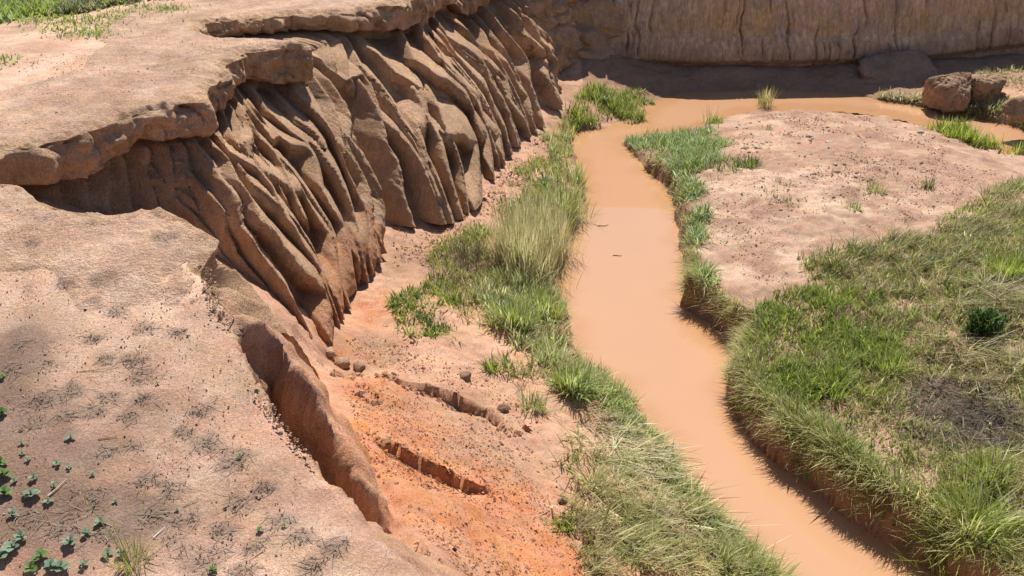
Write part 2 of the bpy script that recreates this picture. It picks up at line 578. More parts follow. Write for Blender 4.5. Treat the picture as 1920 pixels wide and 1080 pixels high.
C_PLAT = np.array([.585, .375, .255])
C_BROWN = np.array([.36, .215, .135])
C_ORANGE = np.array([.54, .225, .105])
C_PINK = np.array([.54, .31, .20])
C_BAR = np.array([.40, .24, .165])
C_SAND = np.array([.59, .40, .28])
C_DARK = np.array([.17, .115, .08])
C_WET = np.array([.26, .14, .075])
C_CLIFF = np.array([.54, .345, .215])


MATS = [(309, 447, 1.3), (126, 535, 1), (195, 529, 1.3), (176, 567, .8), (217, 589, .8), (271, 614, 1.1), (334, 620, .7), (173, 636, .8), (198, 674, .8), (252, 671, 1.1), (274, 702, 1.3), (38, 655, .8),
        (63, 457, .8), (135, 737, 1.1), (76, 759, 1), (205, 746, .9), (372, 762, .9), (239, 781, 1), (180, 775, .9), (271, 746, .8), (343, 803, .9), (384, 822, 1.2), (435, 853, 1.4), (252, 835, .9), (202, 853, .8),
        (277, 897, 1), (324, 910, 1), (447, 935, 1.1), (290, 967, 1.2), (343, 970, 1.1), (416, 989, .9), (381, 1049, 1.5), (529, 973, 1), (561, 1005, 1), (479, 1024, 1), (630, 1024, 1), (69, 800, .9), (126, 787, .8), (455, 1070, .9),
        (590, 1060, .9), (25, 700, .9), (90, 690, .6), (320, 1010, .8), (500, 905, .8), (160, 940, 1.3), (120, 990, 1.4), (60, 985, 1.2), (200, 1000, 1.1)]
MATC = np.array([np.append(Up(a, b)[:2], r) for a, b, r in MATS])


def mat_stain(x, y):
    n = fbm2(x, y, 15, 3, 171)
    st = np.zeros(len(x))
    for (cx, cy, r) in MATC:
        d2 = ((x - cx) / (.085 * r)) ** 2 + ((y - cy) / (.065 * r)) ** 2
        st = np.maximum(st, np.exp(-d2 * (1 + .6 * n)))
    return np.clip(sstep(.25, .9, st + .45 * n * st) * .62, 0, .62)


C_STAIN = np.array([.21, .145, .11])
TRACK = np.array([Up(a, b)[:2] for a, b in [(-160, 215), (60, 160), (180, 110), (300, 55), (420, 18), (560, -15)]])


def track(cp, x, y):
    """worn cattle track across the far plateau: paler trodden strips with a browner middle"""
    d, s_, t = line_field(x + .05 * fbm2(x, y, 2, 2, 181), y, TRACK)
    n = fbm2(x * .6 + y * .2, y - x * .4, 3.0, 4, 182)
    cp = lerp(cp, np.array([.72, .47, .34]), np.clip(np.exp(-((d - .28) / .12) ** 2) * (.55 + .5 * n), 0, .7))
    cp = lerp(cp, np.array([.50, .29, .19]), np.clip(np.exp(-((d - .02) / .13) ** 2) * (.35 + .5 * n), 0, .5))
    return lerp(cp, np.array([.44, .27, .18]), np.clip(np.exp(-((d - .75) / .3) ** 2) * (n - .15), 0, .45))


def ground_colour(x, y, z, sp, ds, ins, inb):
    n1 = fbm2(x, y, 1.1, 4, 71)
    n2 = fbm2(x, y, 3.5, 4, 72)
    c = np.tile(C_PINK, (len(x), 1))
    # gully floor left of the stream
    org = np.zeros(len(x))
    for b in ((760, 830, 1.0, .55, 1.1), (700, 720, .8, .4, .5), (880, 980, .9, .7, .7), (1000, 1060, .7, .6, .6), (850, 900, .8, .7, .6), (690, 570, .5, .25, .4), (665, 640, .6, .25, .35)):
        org = np.maximum(org, blob(x, y, *b))
    c = lerp(c, C_ORANGE, np.clip(org * 1.15 + .35 * n2 * org, 0, 1) * (~inb))
    brn = np.maximum.reduce([blob(x, y, 820, 770, .55, .7, .5), blob(x, y, 900, 850, .55, .6, .35), blob(x, y, 780, 470, .4, .5, .9), blob(x, y, 700, 640, .6, .3, .5), blob(x, y, 1080, 170, .3, .8, 1.2)])
    c = lerp(c, C_BROWN * 1.08, np.clip(brn * (.75 + .5 * n1), 0, .85) * (~inb))
    # the bar inside the bend
    sandy = sstep(-.1, .5, n1 + .5 * n2)
    cb = lerp(np.tile(C_BAR, (len(x), 1)), C_SAND, np.clip(sandy * .55, 0, 1))
    pal = np.maximum.reduce([blob(x, y, 1400, 430, .5, .9, 1.2), blob(x, y, 1500, 340, .45, 1.6, .8), blob(x, y, 1620, 370, .5, 1.2, .7)])
    cb = lerp(cb, C_SAND, np.clip(pal * (.5 + .8 * n2), 0, .8))
    drk = np.maximum.reduce([blob(x, y, 1780, 750, .43, .5, .45), blob(x, y, 1850, 800, .43, .5, .32)])
    cb = lerp(cb, C_DARK, np.clip(drk * 1.1, 0, .9))
    c = np.where(inb[:, None], cb, c)
    # soil under sward is darker with humus
    # damp margin
    c = lerp(c, C_WET, (1 - sstep(.02, .22, ds + .05 * n2)) * (~ins) * .75)
    # far bench below the cliff
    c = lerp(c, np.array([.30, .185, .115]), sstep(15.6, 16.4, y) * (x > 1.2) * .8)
    # plateau
    cp = lerp(np.tile(C_PLAT, (len(x), 1)), np.array([.51, .30, .205]), np.clip(.55 * n1 + .1, 0, .75))
    cp = lerp(cp, np.array([.71, .47, .335]), np.clip(.9 * n2 + .05, 0, .8))
    dn, _, _ = line_field(x, y, np.array(NEAR_RIM[:13]))
    edge = np.exp(-dn / .16)
    cp = lerp(cp, C_BROWN, np.clip(edge * (.6 + .5 * n2), 0, .8))
    litter = np.maximum.reduce([blob(x, y, 60, 900, 1.9, .55, .5), blob(x, y, 150, 990, 1.85, .6, .25), blob(x, y, 20, 780, 1.9, .25, .5)])
    cp = lerp(cp, np.array([.19, .12, .085]), np.clip(litter * (1.05 + .45 * n2), 0, .85))
    cp = lerp(cp, C_STAIN, mat_stain(x, y))
    cp = track(cp, x, y)
    gr = sstep(-.15, .25, (y - 12.7) - .0 * x + .25 * (x + 6.0)) * (x < -2)
    wall = sp > .0
    c = np.where((sp < 0)[:, None], cp, c)
    steep = np.clip(np.exp(-np.clip(sp, 0, None) / .35), 0, 1) * (sp > 0)
    c = lerp(c, C_BROWN, np.where(sp > 0, steep * .75, 0))
    c = np.where(ins[:, None], np.array([.40, .2, .09]), c)
    return c


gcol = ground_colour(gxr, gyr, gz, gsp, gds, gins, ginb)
# break up the steep faces: shove them in and out along their own normals
_gzz = gz.reshape(GX.shape)
_sy, _sx = np.gradient(_gzz, gy, gx)
_st = np.sqrt(_sx ** 2 + _sy ** 2).ravel()
_nl = np.sqrt(1 + _st ** 2)
_k = np.where((_st > .75) & (np.abs(gxr) < 9) & (gyr > 2) & (gyr < 18))[0]
_dn, _, _ = line_field(gxr[_k], gyr[_k], np.array(NEAR_RIM[:13]))
_w = sstep(.75, 1.8, _st[_k]) * np.where(gins[_k], 0, 1) * np.where((gz[_k] > 1.25) & (_dn > .7), 0, 1)
_d = (.040 * fbm3(gxr[_k], gyr[_k], gz[_k], 4.5, 3, 191) + .014 * fbm3(gxr[_k], gyr[_k], gz[_k] * 1.3, 17, 2, 192) - .015 * np.exp(-(fbm3(gxr[_k], gyr[_k], gz[_k], 6.0, 2, 193) / .12) ** 2)) * _w
gv = np.stack([gxr, gyr, gz], 1)
gv[_k, 0] += _d * (-_sx.ravel()[_k] / _nl[_k])
gv[_k, 1] += _d * (-_sy.ravel()[_k] / _nl[_k])
gv[_k, 2] += _d / _nl[_k]
faces = grid_faces(len(gy), len(gx))
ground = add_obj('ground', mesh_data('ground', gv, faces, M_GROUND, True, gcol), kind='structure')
ground['label'] = 'eroded pink and orange bare earth of the plateau and the gully floor'

# ------------------------------------------------------------------ stream water
def water_material():
    m, nt, b = new_mat('muddy_water')
    L = nt.links.new
    at = nd(nt, 'ShaderNodeAttribute', attribute_name='Col')
    geo = nd(nt, 'ShaderNodeNewGeometry')
    n = nd(nt, 'ShaderNodeTexNoise')
    n.inputs['Scale'].default_value = 1.3
    n.inputs['Detail'].default_value = 4
    L(geo.outputs['Position'], n.inputs['Vector'])
    mr = nd(nt, 'ShaderNodeMapRange')
    for i, v in enumerate((.3, .7, .985, 1.015)):
        mr.inputs[i + 1].default_value = v
    L(n.outputs['Fac'], mr.inputs[0])
    vm = nd(nt, 'ShaderNodeVectorMath', operation='SCALE')
    L(at.outputs['Color'], vm.inputs[0])
    L(mr.outputs[0], vm.inputs['Scale'])
    L(vm.outputs[0], b.inputs['Base Color'])
    b.inputs['Roughness'].default_value = .03
    b.inputs['IOR'].default_value = 1.333
    b.inputs['Specular IOR Level'].default_value = 1.0
    n2 = nd(nt, 'ShaderNodeTexNoise')
    n2.inputs['Scale'].default_value = 9
    n2.inputs['Detail'].default_value = 2
    L(geo.outputs['Position'], n2.inputs['Vector'])
    bp = nd(nt, 'ShaderNodeBump')
    bp.inputs['Strength'].default_value = .012
    bp.inputs['Distance'].default_value = .001
    L(n2.outputs['Fac'], bp.inputs['Height'])
    L(bp.outputs['Normal'], b.inputs['Normal'])
    return m


wx = np.arange(-1.6, 24, .07)
wy = np.arange(-18, 19, .07)
WX, WY = np.meshgrid(wx, wy)
wxr, wyr = WX.ravel(), WY.ravel()
wd, wi = poly_dist(wxr, wyr, STREAM)
sd = np.where(wi, wd, -wd)
C_W = np.array([.49, .275, .155])
C_W2 = np.array([.45, .24, .12])
wcol = lerp(np.tile(C_W2, (len(wxr), 1)), C_W, sstep(-.02, .22, sd + .10 * fbm2(wxr, wyr, 3, 3, 81)))
wf = grid_faces(len(wy), len(wx))
keep = (sd[wf] > -.35).any(1)
wf = wf[keep]
used, inv = np.unique(wf, return_inverse=True)
add_obj('water', mesh_data('water', np.stack([wxr, wyr, np.zeros(len(wxr))], 1)[used], inv.reshape(-1, 4), water_material(), True, wcol[used]),
        kind='structure', label='opaque orange-brown muddy water of the winding stream')

# ------------------------------------------------------------------ fluted cliff with its overhanging cap
CRESTS = [
    [(372, 273), (400, 305), (416, 337), (440, 365), (446, 422), (473, 450), (496, 486), (534, 536), (554, 578), (569, 639)],
    [(382, 245), (402, 273), (433, 300), (449, 337), (479, 379), (488, 407), (512, 425), (534, 461), (570, 505), (604, 530), (618, 572), (618, 630)],
    [(393, 237), (433, 284), (483, 314), (516, 356), (537, 402), (576, 464), (607, 508), (611, 535)],
    [(490, 317), (548, 351), (567, 351), (583, 384), (600, 410), (620, 439), (629, 478), (637, 525), (634, 561)],
    [(466, 220), (488, 259), (518, 286), (532, 312), (544, 344)],
    [(483, 224), (511, 259), (525, 255), (544, 268), (576, 272), (590, 293), (601, 349), (622, 388), (641, 414), (648, 436), (657, 492), (650, 550)],
    [(507, 210), (545, 245), (576, 268)],
    [(557, 180), (599, 217), (627, 256), (641, 291), (652, 319), (671, 356), (690, 402), (672, 455)],
    [(627, 194), (639, 231), (652, 277), (682, 323), (694, 356), (701, 395), (690, 470)],
    [(650, 196), (662, 226), (662, 261), (687, 291), (710, 351), (720, 388), (712, 440)],
    [(564, 94), (603, 111), (622, 132), (649, 151), (681, 138), (696, 160), (707, 191), (719, 228), (727, 267), (748, 308), (758, 368)],
    [(707, 200), (715, 221), (751, 250), (770, 276), (796, 317), (808, 353), (818, 377)],
    [(688, 85), (713, 104), (743, 136), (760, 145), (790, 164), (798, 202), (796, 216), (786, 238), (796, 286), (800, 315)],
    [(800, 212), (808, 226), (828, 264), (837, 305), (849, 346)],
    [(764, 77), (779, 111), (820, 140), (847, 153), (879, 181), (892, 210), (900, 240), (917, 252), (924, 295), (926, 324)],
    [(840, 250), (869, 250), (895, 267), (900, 315), (901, 368), (893, 396)],
    [(798, 68), (824, 106), (862, 145), (898, 181), (905, 209), (919, 243)],
    [(840, 130), (872, 157), (895, 185), (912, 231), (939, 250), (941, 288)],
    [(854, 100), (886, 134), (916, 167), (933, 208), (949, 241)],
    [(842, 69), (872, 86), (902, 109), (939, 132), (953, 157), (960, 192), (986, 227)],
    [(926, 160), (949, 192), (958, 218)],
    [(909, 62), (926, 97), (946, 130), (956, 150), (974, 185)],
    [(949, 56), (979, 93), (993, 116), (994, 150), (1007, 185), (1018, 227)],
    [(974, 160), (990, 180), (997, 218)],
    [(988, 53), (997, 74), (1020, 97), (1030, 130), (1032, 150), (1046, 185)],
    [(1000, 44), (1016, 79), (1032, 97), (1044, 125), (1046, 157), (1051, 185)],
    [(1009, 42), (1039, 81), (1041, 109)],
    [(409, 486), (443, 500), (468, 533), (493, 561)],
    [(426, 536), (462, 550), (496, 567), (518, 589), (540, 622), (568, 656), (582, 678)],
    [(389, 356), (419, 388), (421, 425), (440, 470)],
    [(345, 385), (372, 412), (395, 440), (408, 470)],
    [(235, 300), (238, 330), (243, 385)], [(275, 275), (268, 300), (285, 345), (300, 390)], [(310, 265), (322, 290), (330, 330), (322, 370)], [(345, 275), (352, 310), (345, 350)],
    [(150, 300), (160, 340), (165, 380)], [(90, 300), (100, 340), (118, 375)], [(200, 290), (205, 340), (200, 385)],
    [(415, 205), (428, 235), (440, 262)], [(436, 205), (447, 235), (455, 270)], [(455, 200), (470, 240), (462, 262)],
    [(600, 80), (612, 95), (622, 120)], [(640, 78), (650, 100), (655, 140)],
]
NTF = 210
p_ = np.linspace(0, 1, 400)
q_ = .45 * p_ + .55 * p_ ** 2.6
arc = np.concatenate([[0], np.cumsum(np.hypot(np.diff(p_), np.diff(q_)))])
tt = np.linspace(0, arc[-1], NTF)
PP, QQ = np.interp(tt, arc, p_), np.interp(tt, arc, q_)
dirv = TOE[:, :2] - RIM[:, :2]
dlen = np.linalg.norm(dirv, axis=1)
dirn = dirv / dlen[:, None]
CAP, REC = CAPR[:, 0], CAPR[:, 1]
ztop = RIM[:, 2] - CAP
kidx = np.interp(SS, _cs, np.linspace(0, len(PAIRS) - 1, 4000))      # running pair number along the rim
# the fins cut straight across the mouth of the notch in the rim
ka, kb = np.searchsorted(kidx, 13.0), np.searchsorted(kidx, 17.6)
fs = RIM[:, :2].copy()
fq = np.linspace(0, 1, kb - ka)[:, None]
fs[ka:kb] = .3 * fs[ka:kb] + .7 * (fs[ka] * (1 - fq) + fs[kb] * fq)
for _ in range(40):
    fs[1:-1] = .25 * fs[:-2] + .5 * fs[1:-1] + .25 * fs[2:]
start = fs - dirn * REC[:, None] * .55
q2_ = 1 - (1 - p_) ** 2.4
arc2 = np.concatenate([[0], np.cumsum(np.hypot(np.diff(p_), np.diff(q2_)))])
tt2 = np.linspace(0, arc2[-1], NTF)
PP2, QQ2 = np.interp(tt2, arc2, p_), np.interp(tt2, arc2, q2_)
cc = (sstep(1.2, 2.6, kidx) * (1 - sstep(8.6, 9.8, kidx)))[:, None]
PPs = PP[None, :] * (1 - cc) + PP2[None, :] * cc
QQs = QQ[None, :] * (1 - cc) + QQ2[None, :] * cc
env_xy = start[:, None, :] + (TOE[:, :2] - start)[:, None, :] * PPs[..., None]
env_z = ztop[:, None] + (TOE[:, 2] - ztop)[:, None] * QQs
ENV = np.concatenate([env_xy, env_z[..., None]], 2)           # NS x NTF x 3 : surface that carries the fin crests
# metric coordinates
spd = np.linalg.norm(np.gradient(ENV, axis=0), axis=2)          # metres per s index
tln = np.concatenate([np.zeros((NS, 1)), np.cumsum(np.linalg.norm(np.diff(ENV, axis=1), axis=2), axis=1)], 1)
PX = proj(ENV)
nrm = np.cross(np.gradient(ENV, axis=0), np.gradient(ENV, axis=1))
view = np.array([0, 0, CAMZ]) - ENV
face = (nrm * view).sum(2) * np.sign(np.median((nrm * view).sum(2)))
best = np.full((NS, NTF), 1e9)
bside = np.ones((NS, NTF))
sidx = np.arange(NS)[:, None] * np.ones((1, NTF))
crest_st = []
for cr in CRESTS:
    pts = []
    for (cx, cy) in cr:
        e = np.hypot(PX[..., 0] - cx, PX[..., 1] - cy) + np.where(face < 0, 40, 0)
        if cr[0] in ((409, 486), (426, 536)):
            e = e + np.where(sidx > 62, 99, 0)
        if pts:
            e = e + .12 * np.abs(sidx - pts[-1][0]) + 6.0 * np.clip(pts[-1][1] - tln, 0, 9)
        k = np.unravel_index(np.argmin(e), e.shape)
        if e[k] < 16:
            pts.append((float(k[0]), float(tln[k])))
    if len(pts) > 1:
        pts = [(pts[0][0], max(0.0, pts[0][1] - .38))] + pts + [(pts[-1][0], pts[-1][1] + (.35 if pts[-1][1] > 1.2 else .12))]
    crest_st.append(pts)
    for (s1, t1), (s2, t2) in zip(pts[:-1], pts[1:]):
        ex, ey = (s2 - s1) * spd, .32 * (t2 - t1)
        ax, ay = (sidx - s1) * spd, .32 * (tln - t1)
        l2 = ex * ex + ey * ey + 1e-9
        u = np.clip((ax * ex + ay * ey) / l2, 0, 1)
        dq = (ax - u * ex) ** 2 + (ay - u * ey) ** 2
        mq = dq < best
        best = np.where(mq, dq, best)
        bside = np.where(mq, np.sign(ax * ey - ay * ex), bside)
# lesser fins between the measured ones
rngf = np.random.default_rng(31)
mains = [np.array(p) for p in crest_st if len(p) > 3 and np.mean([q[0] for q in p]) > 255]
for i_, A_ in enumerate(mains):
    for B_ in mains[i_ + 1:]:
        lo, hi = max(A_[:, 1].min(), B_[:, 1].min()), min(A_[:, 1].max(), B_[:, 1].max())
        if hi - lo < .5:
            continue
        tq = np.linspace(lo, hi, 6)
        sa, sb = np.interp(tq, np.maximum.accumulate(A_[:, 1]), A_[:, 0]), np.interp(tq, np.maximum.accumulate(B_[:, 1]), B_[:, 0])
        gap = np.mean(np.abs(sa - sb)) * .0162
        if not .40 < gap < .75:
            continue
        mid = .5 * (sa + sb)
        if any(np.abs(np.interp(tq, np.maximum.accumulate(C_[:, 1]), C_[:, 0]) - mid).mean() * .0162 < .10 for C_ in mains if C_ is not A_ and C_ is not B_ and C_[:, 1].min() < hi - .3 and C_[:, 1].max() > lo + .3):
            continue
        for fr_ in ([.5]):
            fr_ = fr_ + rngf.normal(0, .05)
            t0, t1 = lo + rngf.uniform(0, .35) * (hi - lo), hi - rngf.uniform(0, .2) * (hi - lo)
            tq2 = np.linspace(t0, t1, 6)
            sq = np.interp(tq2, tq, sa * (1 - fr_) + sb * fr_) + rngf.normal(0, 1.2, 6)
            for k_ in range(5):
                ex, ey = (sq[k_ + 1] - sq[k_]) * spd, .32 * (tq2[k_ + 1] - tq2[k_])
                ax, ay = (sidx - sq[k_]) * spd, .32 * (tln - tq2[k_])
                l2 = ex * ex + ey * ey + 1e-9
                u = np.clip((ax * ex + ay * ey) / l2, 0, 1)
                dq = (ax - u * ex) ** 2 + (ay - u * ey) ** 2 + .036 ** 2
                mq = dq < best
                best = np.where(mq, dq, best)
                bside = np.where(mq, np.sign(ax * ey - ay * ex), bside)
best = np.sqrt(best)
tn = np.linspace(0, 1, NTF)[None, :]
slen = np.concatenate([[0], np.cumsum(np.linalg.norm(np.diff(ENV[:, NTF // 2], axis=0), axis=1))])[:, None]
Xe, Ye, Ze = ENV[..., 0], ENV[..., 1], ENV[..., 2]
# rounded drip-like fins with creased valleys; knife-edged near the top, bulging near the foot
tn = np.linspace(0, 1, NTF)[None, :] + 0 * slen
wl = .125 + .03 * noise3(Xe * 1.7, Ye * 1.7, Ze * 1.7, 93) + np.where(bside > 0, .03, -.02)
x_ = best / wl
ex_ = 1.12 + .8 * sstep(.2, .8, tn)
prof = np.where(x_ < 1, x_ ** ex_, 1 + .25 * (1 - np.exp(-(x_ - 1) / .6)))
depth = .36 * sstep(0, .08, tn) * (1 - .25 * sstep(.85, 1.0, tn)) + .02
depth = depth * (1 - .5 * sstep(22, 23.5, kidx))[:, None]
# fine rills between and on the fins
warp = .05 * fbm3(Xe, Ye, Ze, 1.6, 3, 92)
r1 = np.abs(np.sin(np.pi * (slen + warp) / .115))
r2 = np.abs(np.sin(np.pi * (slen * 1.0 + 1.6 * warp) / .052 + 1.3))
rm = sstep(-.35, .3, fbm3(Xe, Ye, Ze * .5, 1.5, 3, 145))
away = np.clip(x_, 0, 1)
carve = depth * prof + (.034 * (1 - r1 ** .7) * away + .018 * (1 - r2 ** .7)) * rm * sstep(.02, .1, tn)
lump = .035 * fbm3(Xe, Ye, Ze, 2.2, 3, 94) + .014 * fbm3(Xe, Ye, Ze, 9, 3, 95) + .006 * fbm3(Xe, Ye, Ze, 26, 2, 96)
rug = sstep(21.8, 22.8, kidx)[:, None]
lump = lump + rug * (.16 * fbm3(Xe, Ye, Ze, 1.9, 3, 146) + .06 * fbm3(Xe, Ye, Ze, 6, 2, 147) - .10 * np.exp(-(fbm3(Xe, Ye, Ze, 2.6, 2, 148) / .12) ** 2))
off = -carve + lump
FIN = ENV.copy()
FIN[..., :2] += dirn[:, None, :] * off[..., None]
FIN[..., 2] -= .12 * carve
# cap: plateau skirt, rounded lip, broken face, underside
NB, NL = 46, 44
ub = np.linspace(1, 0, NB) ** 1.6
skirt = RIM[:, None, :2] + (BACK - RIM[:, :2])[:, None, :] * ub[None, :, None]
sk = RIM[:, None, :2] * 0 + skirt
xs_, ys_ = sk[..., 0], sk[..., 1]
dback = np.linalg.norm(sk - RIM[:, None, :2], axis=2)
zsk = zplat0(xs_, ys_) + .03 * fbm2(xs_, ys_, .8, 3, 11) + .012 * fbm2(xs_, ys_, 4.0, 3, 12) + .004
zsk = zsk - .05 * np.exp(-dback / .10) * (.4 + CAP[:, None] * 2) + (.035 * fbm2(xs_, ys_, 7, 3, 97) + .018 * fbm2(xs_, ys_, 21, 2, 98)) * np.exp(-dback / .16) * np.clip(dback / .03, 0, 1)
zsk[:, 0] -= .03
zsk[:, 1] -= .012
zsk[:24] -= .03 * (1 - np.arange(24) / 23.0)[:, None] ** 1.5
zsk += (.010 * sstep(10, 38, np.arange(NS)) * (1 - sstep(60, 110, np.arange(NS))))[:, None] * np.clip(ub * 0 + (1 - ub) / .15, 0, 1)[None, :]
SK = np.concatenate([sk, zsk[..., None]], 2)
v = np.linspace(0, 1, NL + 1)[1:]
zl0 = zsk[:, -1]
# face for v<.72, underside after
fv = np.clip(v / .68, 0, 1)
uv_ = np.clip((v - .68) / .32, 0, 1)
outw = (.05 * np.sin(np.pi * np.clip(fv, 0, 1)) ** .8)[None, :] * sstep(.08, .25, CAP)[:, None]
cz = zl0[:, None] + (ztop - zl0)[:, None] * (.94 * fv + .06 * uv_)[None, :]
inn = outw - (REC[:, None] + .30 * sstep(.1, .3, CAP)[:, None]) * (uv_ ** .8)[None, :]
cxy = RIM[:, None, :2] + dirn[:, None, :] * inn[..., None]
CF = np.concatenate([cxy, cz[..., None]], 2)
bl = fbm3(CF[..., 0], CF[..., 1], CF[..., 2] * 1.3, 2.6, 3, 98)
bl2 = np.abs(fbm3(CF[..., 0], CF[..., 1], CF[..., 2] * .6, 5.5, 3, 99))
disp = (.10 * bl + .07 * (.35 - bl2) + .010 * fbm3(CF[..., 0], CF[..., 1], CF[..., 2], 22, 2, 100)) * (1 - .6 * uv_)[None, :] * sstep(.05, .25, CAP)[:, None] * sstep(0, .12, fv)[None, :]
CF[..., :2] += dirn[:, None, :] * disp[..., None]
# carry the first fin row onto the inner end of the underside
FIN[:, 0] = CF[:, -1]
bl_w = np.linspace(0, 1, 14)[None, :, None]
FIN[:, :14] = FIN[:, :1] * (1 - bl_w) + FIN[:, :14] * bl_w
# smooth sideways on the folded inner corners
for _ in range(6):
    CF[1:-1] = .25 * CF[:-2] + .5 * CF[1:-1] + .25 * CF[2:]
capw = (sstep(.06, .22, CAP)[:, None] * sstep(0, .10, fv)[None, :] * (1 - .7 * uv_)[None, :])
hf = .045 * fbm3(CF[..., 0], CF[..., 1], CF[..., 2] * 1.2, 6.5, 2, 141) + .028 * fbm3(CF[..., 0], CF[..., 1], CF[..., 2], 15, 2, 142) - .05 * np.exp(-(fbm3(CF[..., 0], CF[..., 1], CF[..., 2] * .7, 4.0, 2, 143) / .10) ** 2)
CF[..., :2] += dirn[:, None, :] * (hf * capw)[..., None]
CF[..., 2] += .02 * fbm3(CF[..., 0], CF[..., 1], CF[..., 2], 11, 2, 144) * capw
FIN[:, 0] = CF[:, -1]


def cliff_colour(P, lo=0.0):
    x, y, z = P[..., 0].ravel(), P[..., 1].ravel(), P[..., 2].ravel()
    c = np.tile(C_CLIFF, (len(x), 1))
    n = fbm3(x, y, z * .6, 1.3, 4, 101)
    c = lerp(c, np.array([.57, .345, .20]), np.clip(.5 * n + .15, 0, .7))
    c = lerp(c, np.array([.44, .265, .155]), np.clip(-.6 * n, 0, .7))
    band = noise2(z * 5.5 + .6 * n, 0 * z + .3, 102)
    c = c * (1 + .10 * band)[:, None]
    c = lerp(c, C_ORANGE * .95, (1 - sstep(.55, 1.15, z + .25 * n)) * .6 * (y < 9.6))
    return c


TOP = np.concatenate([SK, CF], 1)
top_col = cliff_colour(TOP)
tx, ty = TOP[..., 0].ravel(), TOP[..., 1].ravel()
n2 = fbm2(tx, ty, 3.5, 4, 72)
n1 = fbm2(tx, ty, 1.1, 4, 71)
cp = lerp(np.tile(C_PLAT, (len(tx), 1)), np.array([.51, .30, .205]), np.clip(.55 * n1 + .1, 0, .75))
cp = lerp(cp, np.array([.71, .47, .335]), np.clip(.9 * n2 + .05, 0, .8))
cp = lerp(cp, C_STAIN, mat_stain(tx, ty))
cp = track(cp, tx, ty)
fr = np.concatenate([np.exp(-dback / .14) * .9, np.ones((NS, NL))], 1).ravel()
top_col = lerp(cp, top_col * .97, np.clip(fr * (1 + .4 * n2), 0, 1))
cliff = add_obj('gully_cliff', None, kind='structure', label='fluted brown earth cliff with knife-edged fins under an overhanging cap')
tf = grid_faces(NS, TOP.shape[1])
ff = grid_faces(NS, NTF)
add_obj('cap_ledge', mesh_data('cap_ledge', TOP.reshape(-1, 3), tf, M_CLIFF, True, top_col), parent=cliff)
add_obj('fluted_face', mesh_data('fluted_face', FIN.reshape(-1, 3), ff, M_CLIFF, True, cliff_colour(FIN)), parent=cliff)

# ------------------------------------------------------------------ far cliff
NFX, NFZ = 900, 105
fx = np.linspace(.9, 17, NFX)
fzv = np.linspace(0, 1, NFZ)
FXg, FVg = np.meshgrid(fx, fzv, indexing='ij')
base_y = np.interp(fx, [.9, 1.6, 3.0, 5.0, 7.0, 9.2, 12, 17], [18.0, 17.75, 17.6, 17.6, 17.75, 18.05, 18.3, 18.0])[:, None]
zb0 = np.interp(fx, [.9, 7, 9.2, 12, 17], [.1, .1, .3, .5, .6])[:, None]
FZg = zb0 - .1 + FVg * (2.75 - zb0 + .1)
hrel = FZg - zb0
fy = base_y + .16 * hrel + .05 * np.clip(hrel, 0, None) ** 1.5
fy = fy + .16 * sstep(.30, .12, hrel) * (1 - sstep(.12, -.1, hrel)) * 1.2          # undercut along the foot
fy = fy - .045 * sstep(.66, .46, hrel + .06 * fbm2(FXg, 0 * FXg, 1.5, 2, 119))                                           # step below the streaked band
runn = fbm2(FXg, FZg, 1.0, 1, 111)
vert = fbm2(FXg + .06 * fbm2(FXg, FZg, 2.0, 2, 118), FZg * .10, 5.0, 4, 112)
fy = fy + .05 * fbm2(FXg, FZg * .7, .8, 3, 113) + .012 * vert * sstep(.35, .7, hrel) + .014 * fbm2(FXg, FZg, 8, 3, 114)
# open cracks
rng = np.random.default_rng(5)
for cxk in np.concatenate([rng.uniform(1.6, 12, 54)]):
    top = rng.random() < .55
    z0, z1 = (rng.uniform(.45, 1.15), rng.choice([3.2, rng.uniform(1.2, 1.7)])) if top else (rng.uniform(.0, .35), rng.uniform(.42, .95))
    wk, dk = rng.uniform(.006, .012), rng.uniform(.03, .2)
    xx = cxk + .05 * noise2(FZg * 3.0, 0 * FZg + cxk, 115) + .015 * noise2(FZg * 11.0, 0 * FZg + cxk, 116)
    fy = fy + dk * np.exp(-((FXg - xx) / wk) ** 2) * sstep(z0, z0 + .15, hrel) * (1 - sstep(z1 - .15, z1, hrel))
FW = np.stack([FXg, fy, FZg], 2)
# plateau behind the far cliff
roll = np.stack([np.repeat(fx[:, None], 8, 1), fy[:, -1:] + np.array([.04, .12, .3, .7, 1.5, 4, 10, 30])[None, :], np.repeat((2.75 + np.array([.03, .05, .06, .07, .08, .1, .2, .3]))[None, :], NFX, 0)], 2)
FW = np.concatenate([FW, roll], 1)
fxx, fzz = FW[..., 0].ravel(), FW[..., 2].ravel()
nz_ = fbm2(fxx, fzz, 1.4, 4, 117)
fc = np.tile(np.array([.54, .375, .265]), (len(fxx), 1))
fc = lerp(fc, np.array([.52, .34, .14]), np.exp(-((fzz - .95 - .1 * nz_) / .28) ** 2) * np.clip(.4 + .6 * nz_, 0, 1))
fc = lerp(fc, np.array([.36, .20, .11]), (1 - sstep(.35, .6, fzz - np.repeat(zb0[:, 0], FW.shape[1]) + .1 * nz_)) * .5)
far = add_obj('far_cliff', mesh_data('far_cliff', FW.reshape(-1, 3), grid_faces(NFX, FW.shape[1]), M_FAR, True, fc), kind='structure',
              label='shaded sheer earth cliff with vertical cracks closing the gully')

# ------------------------------------------------------------------ looking things up on the ground
GZ = gz.reshape(GX.shape)


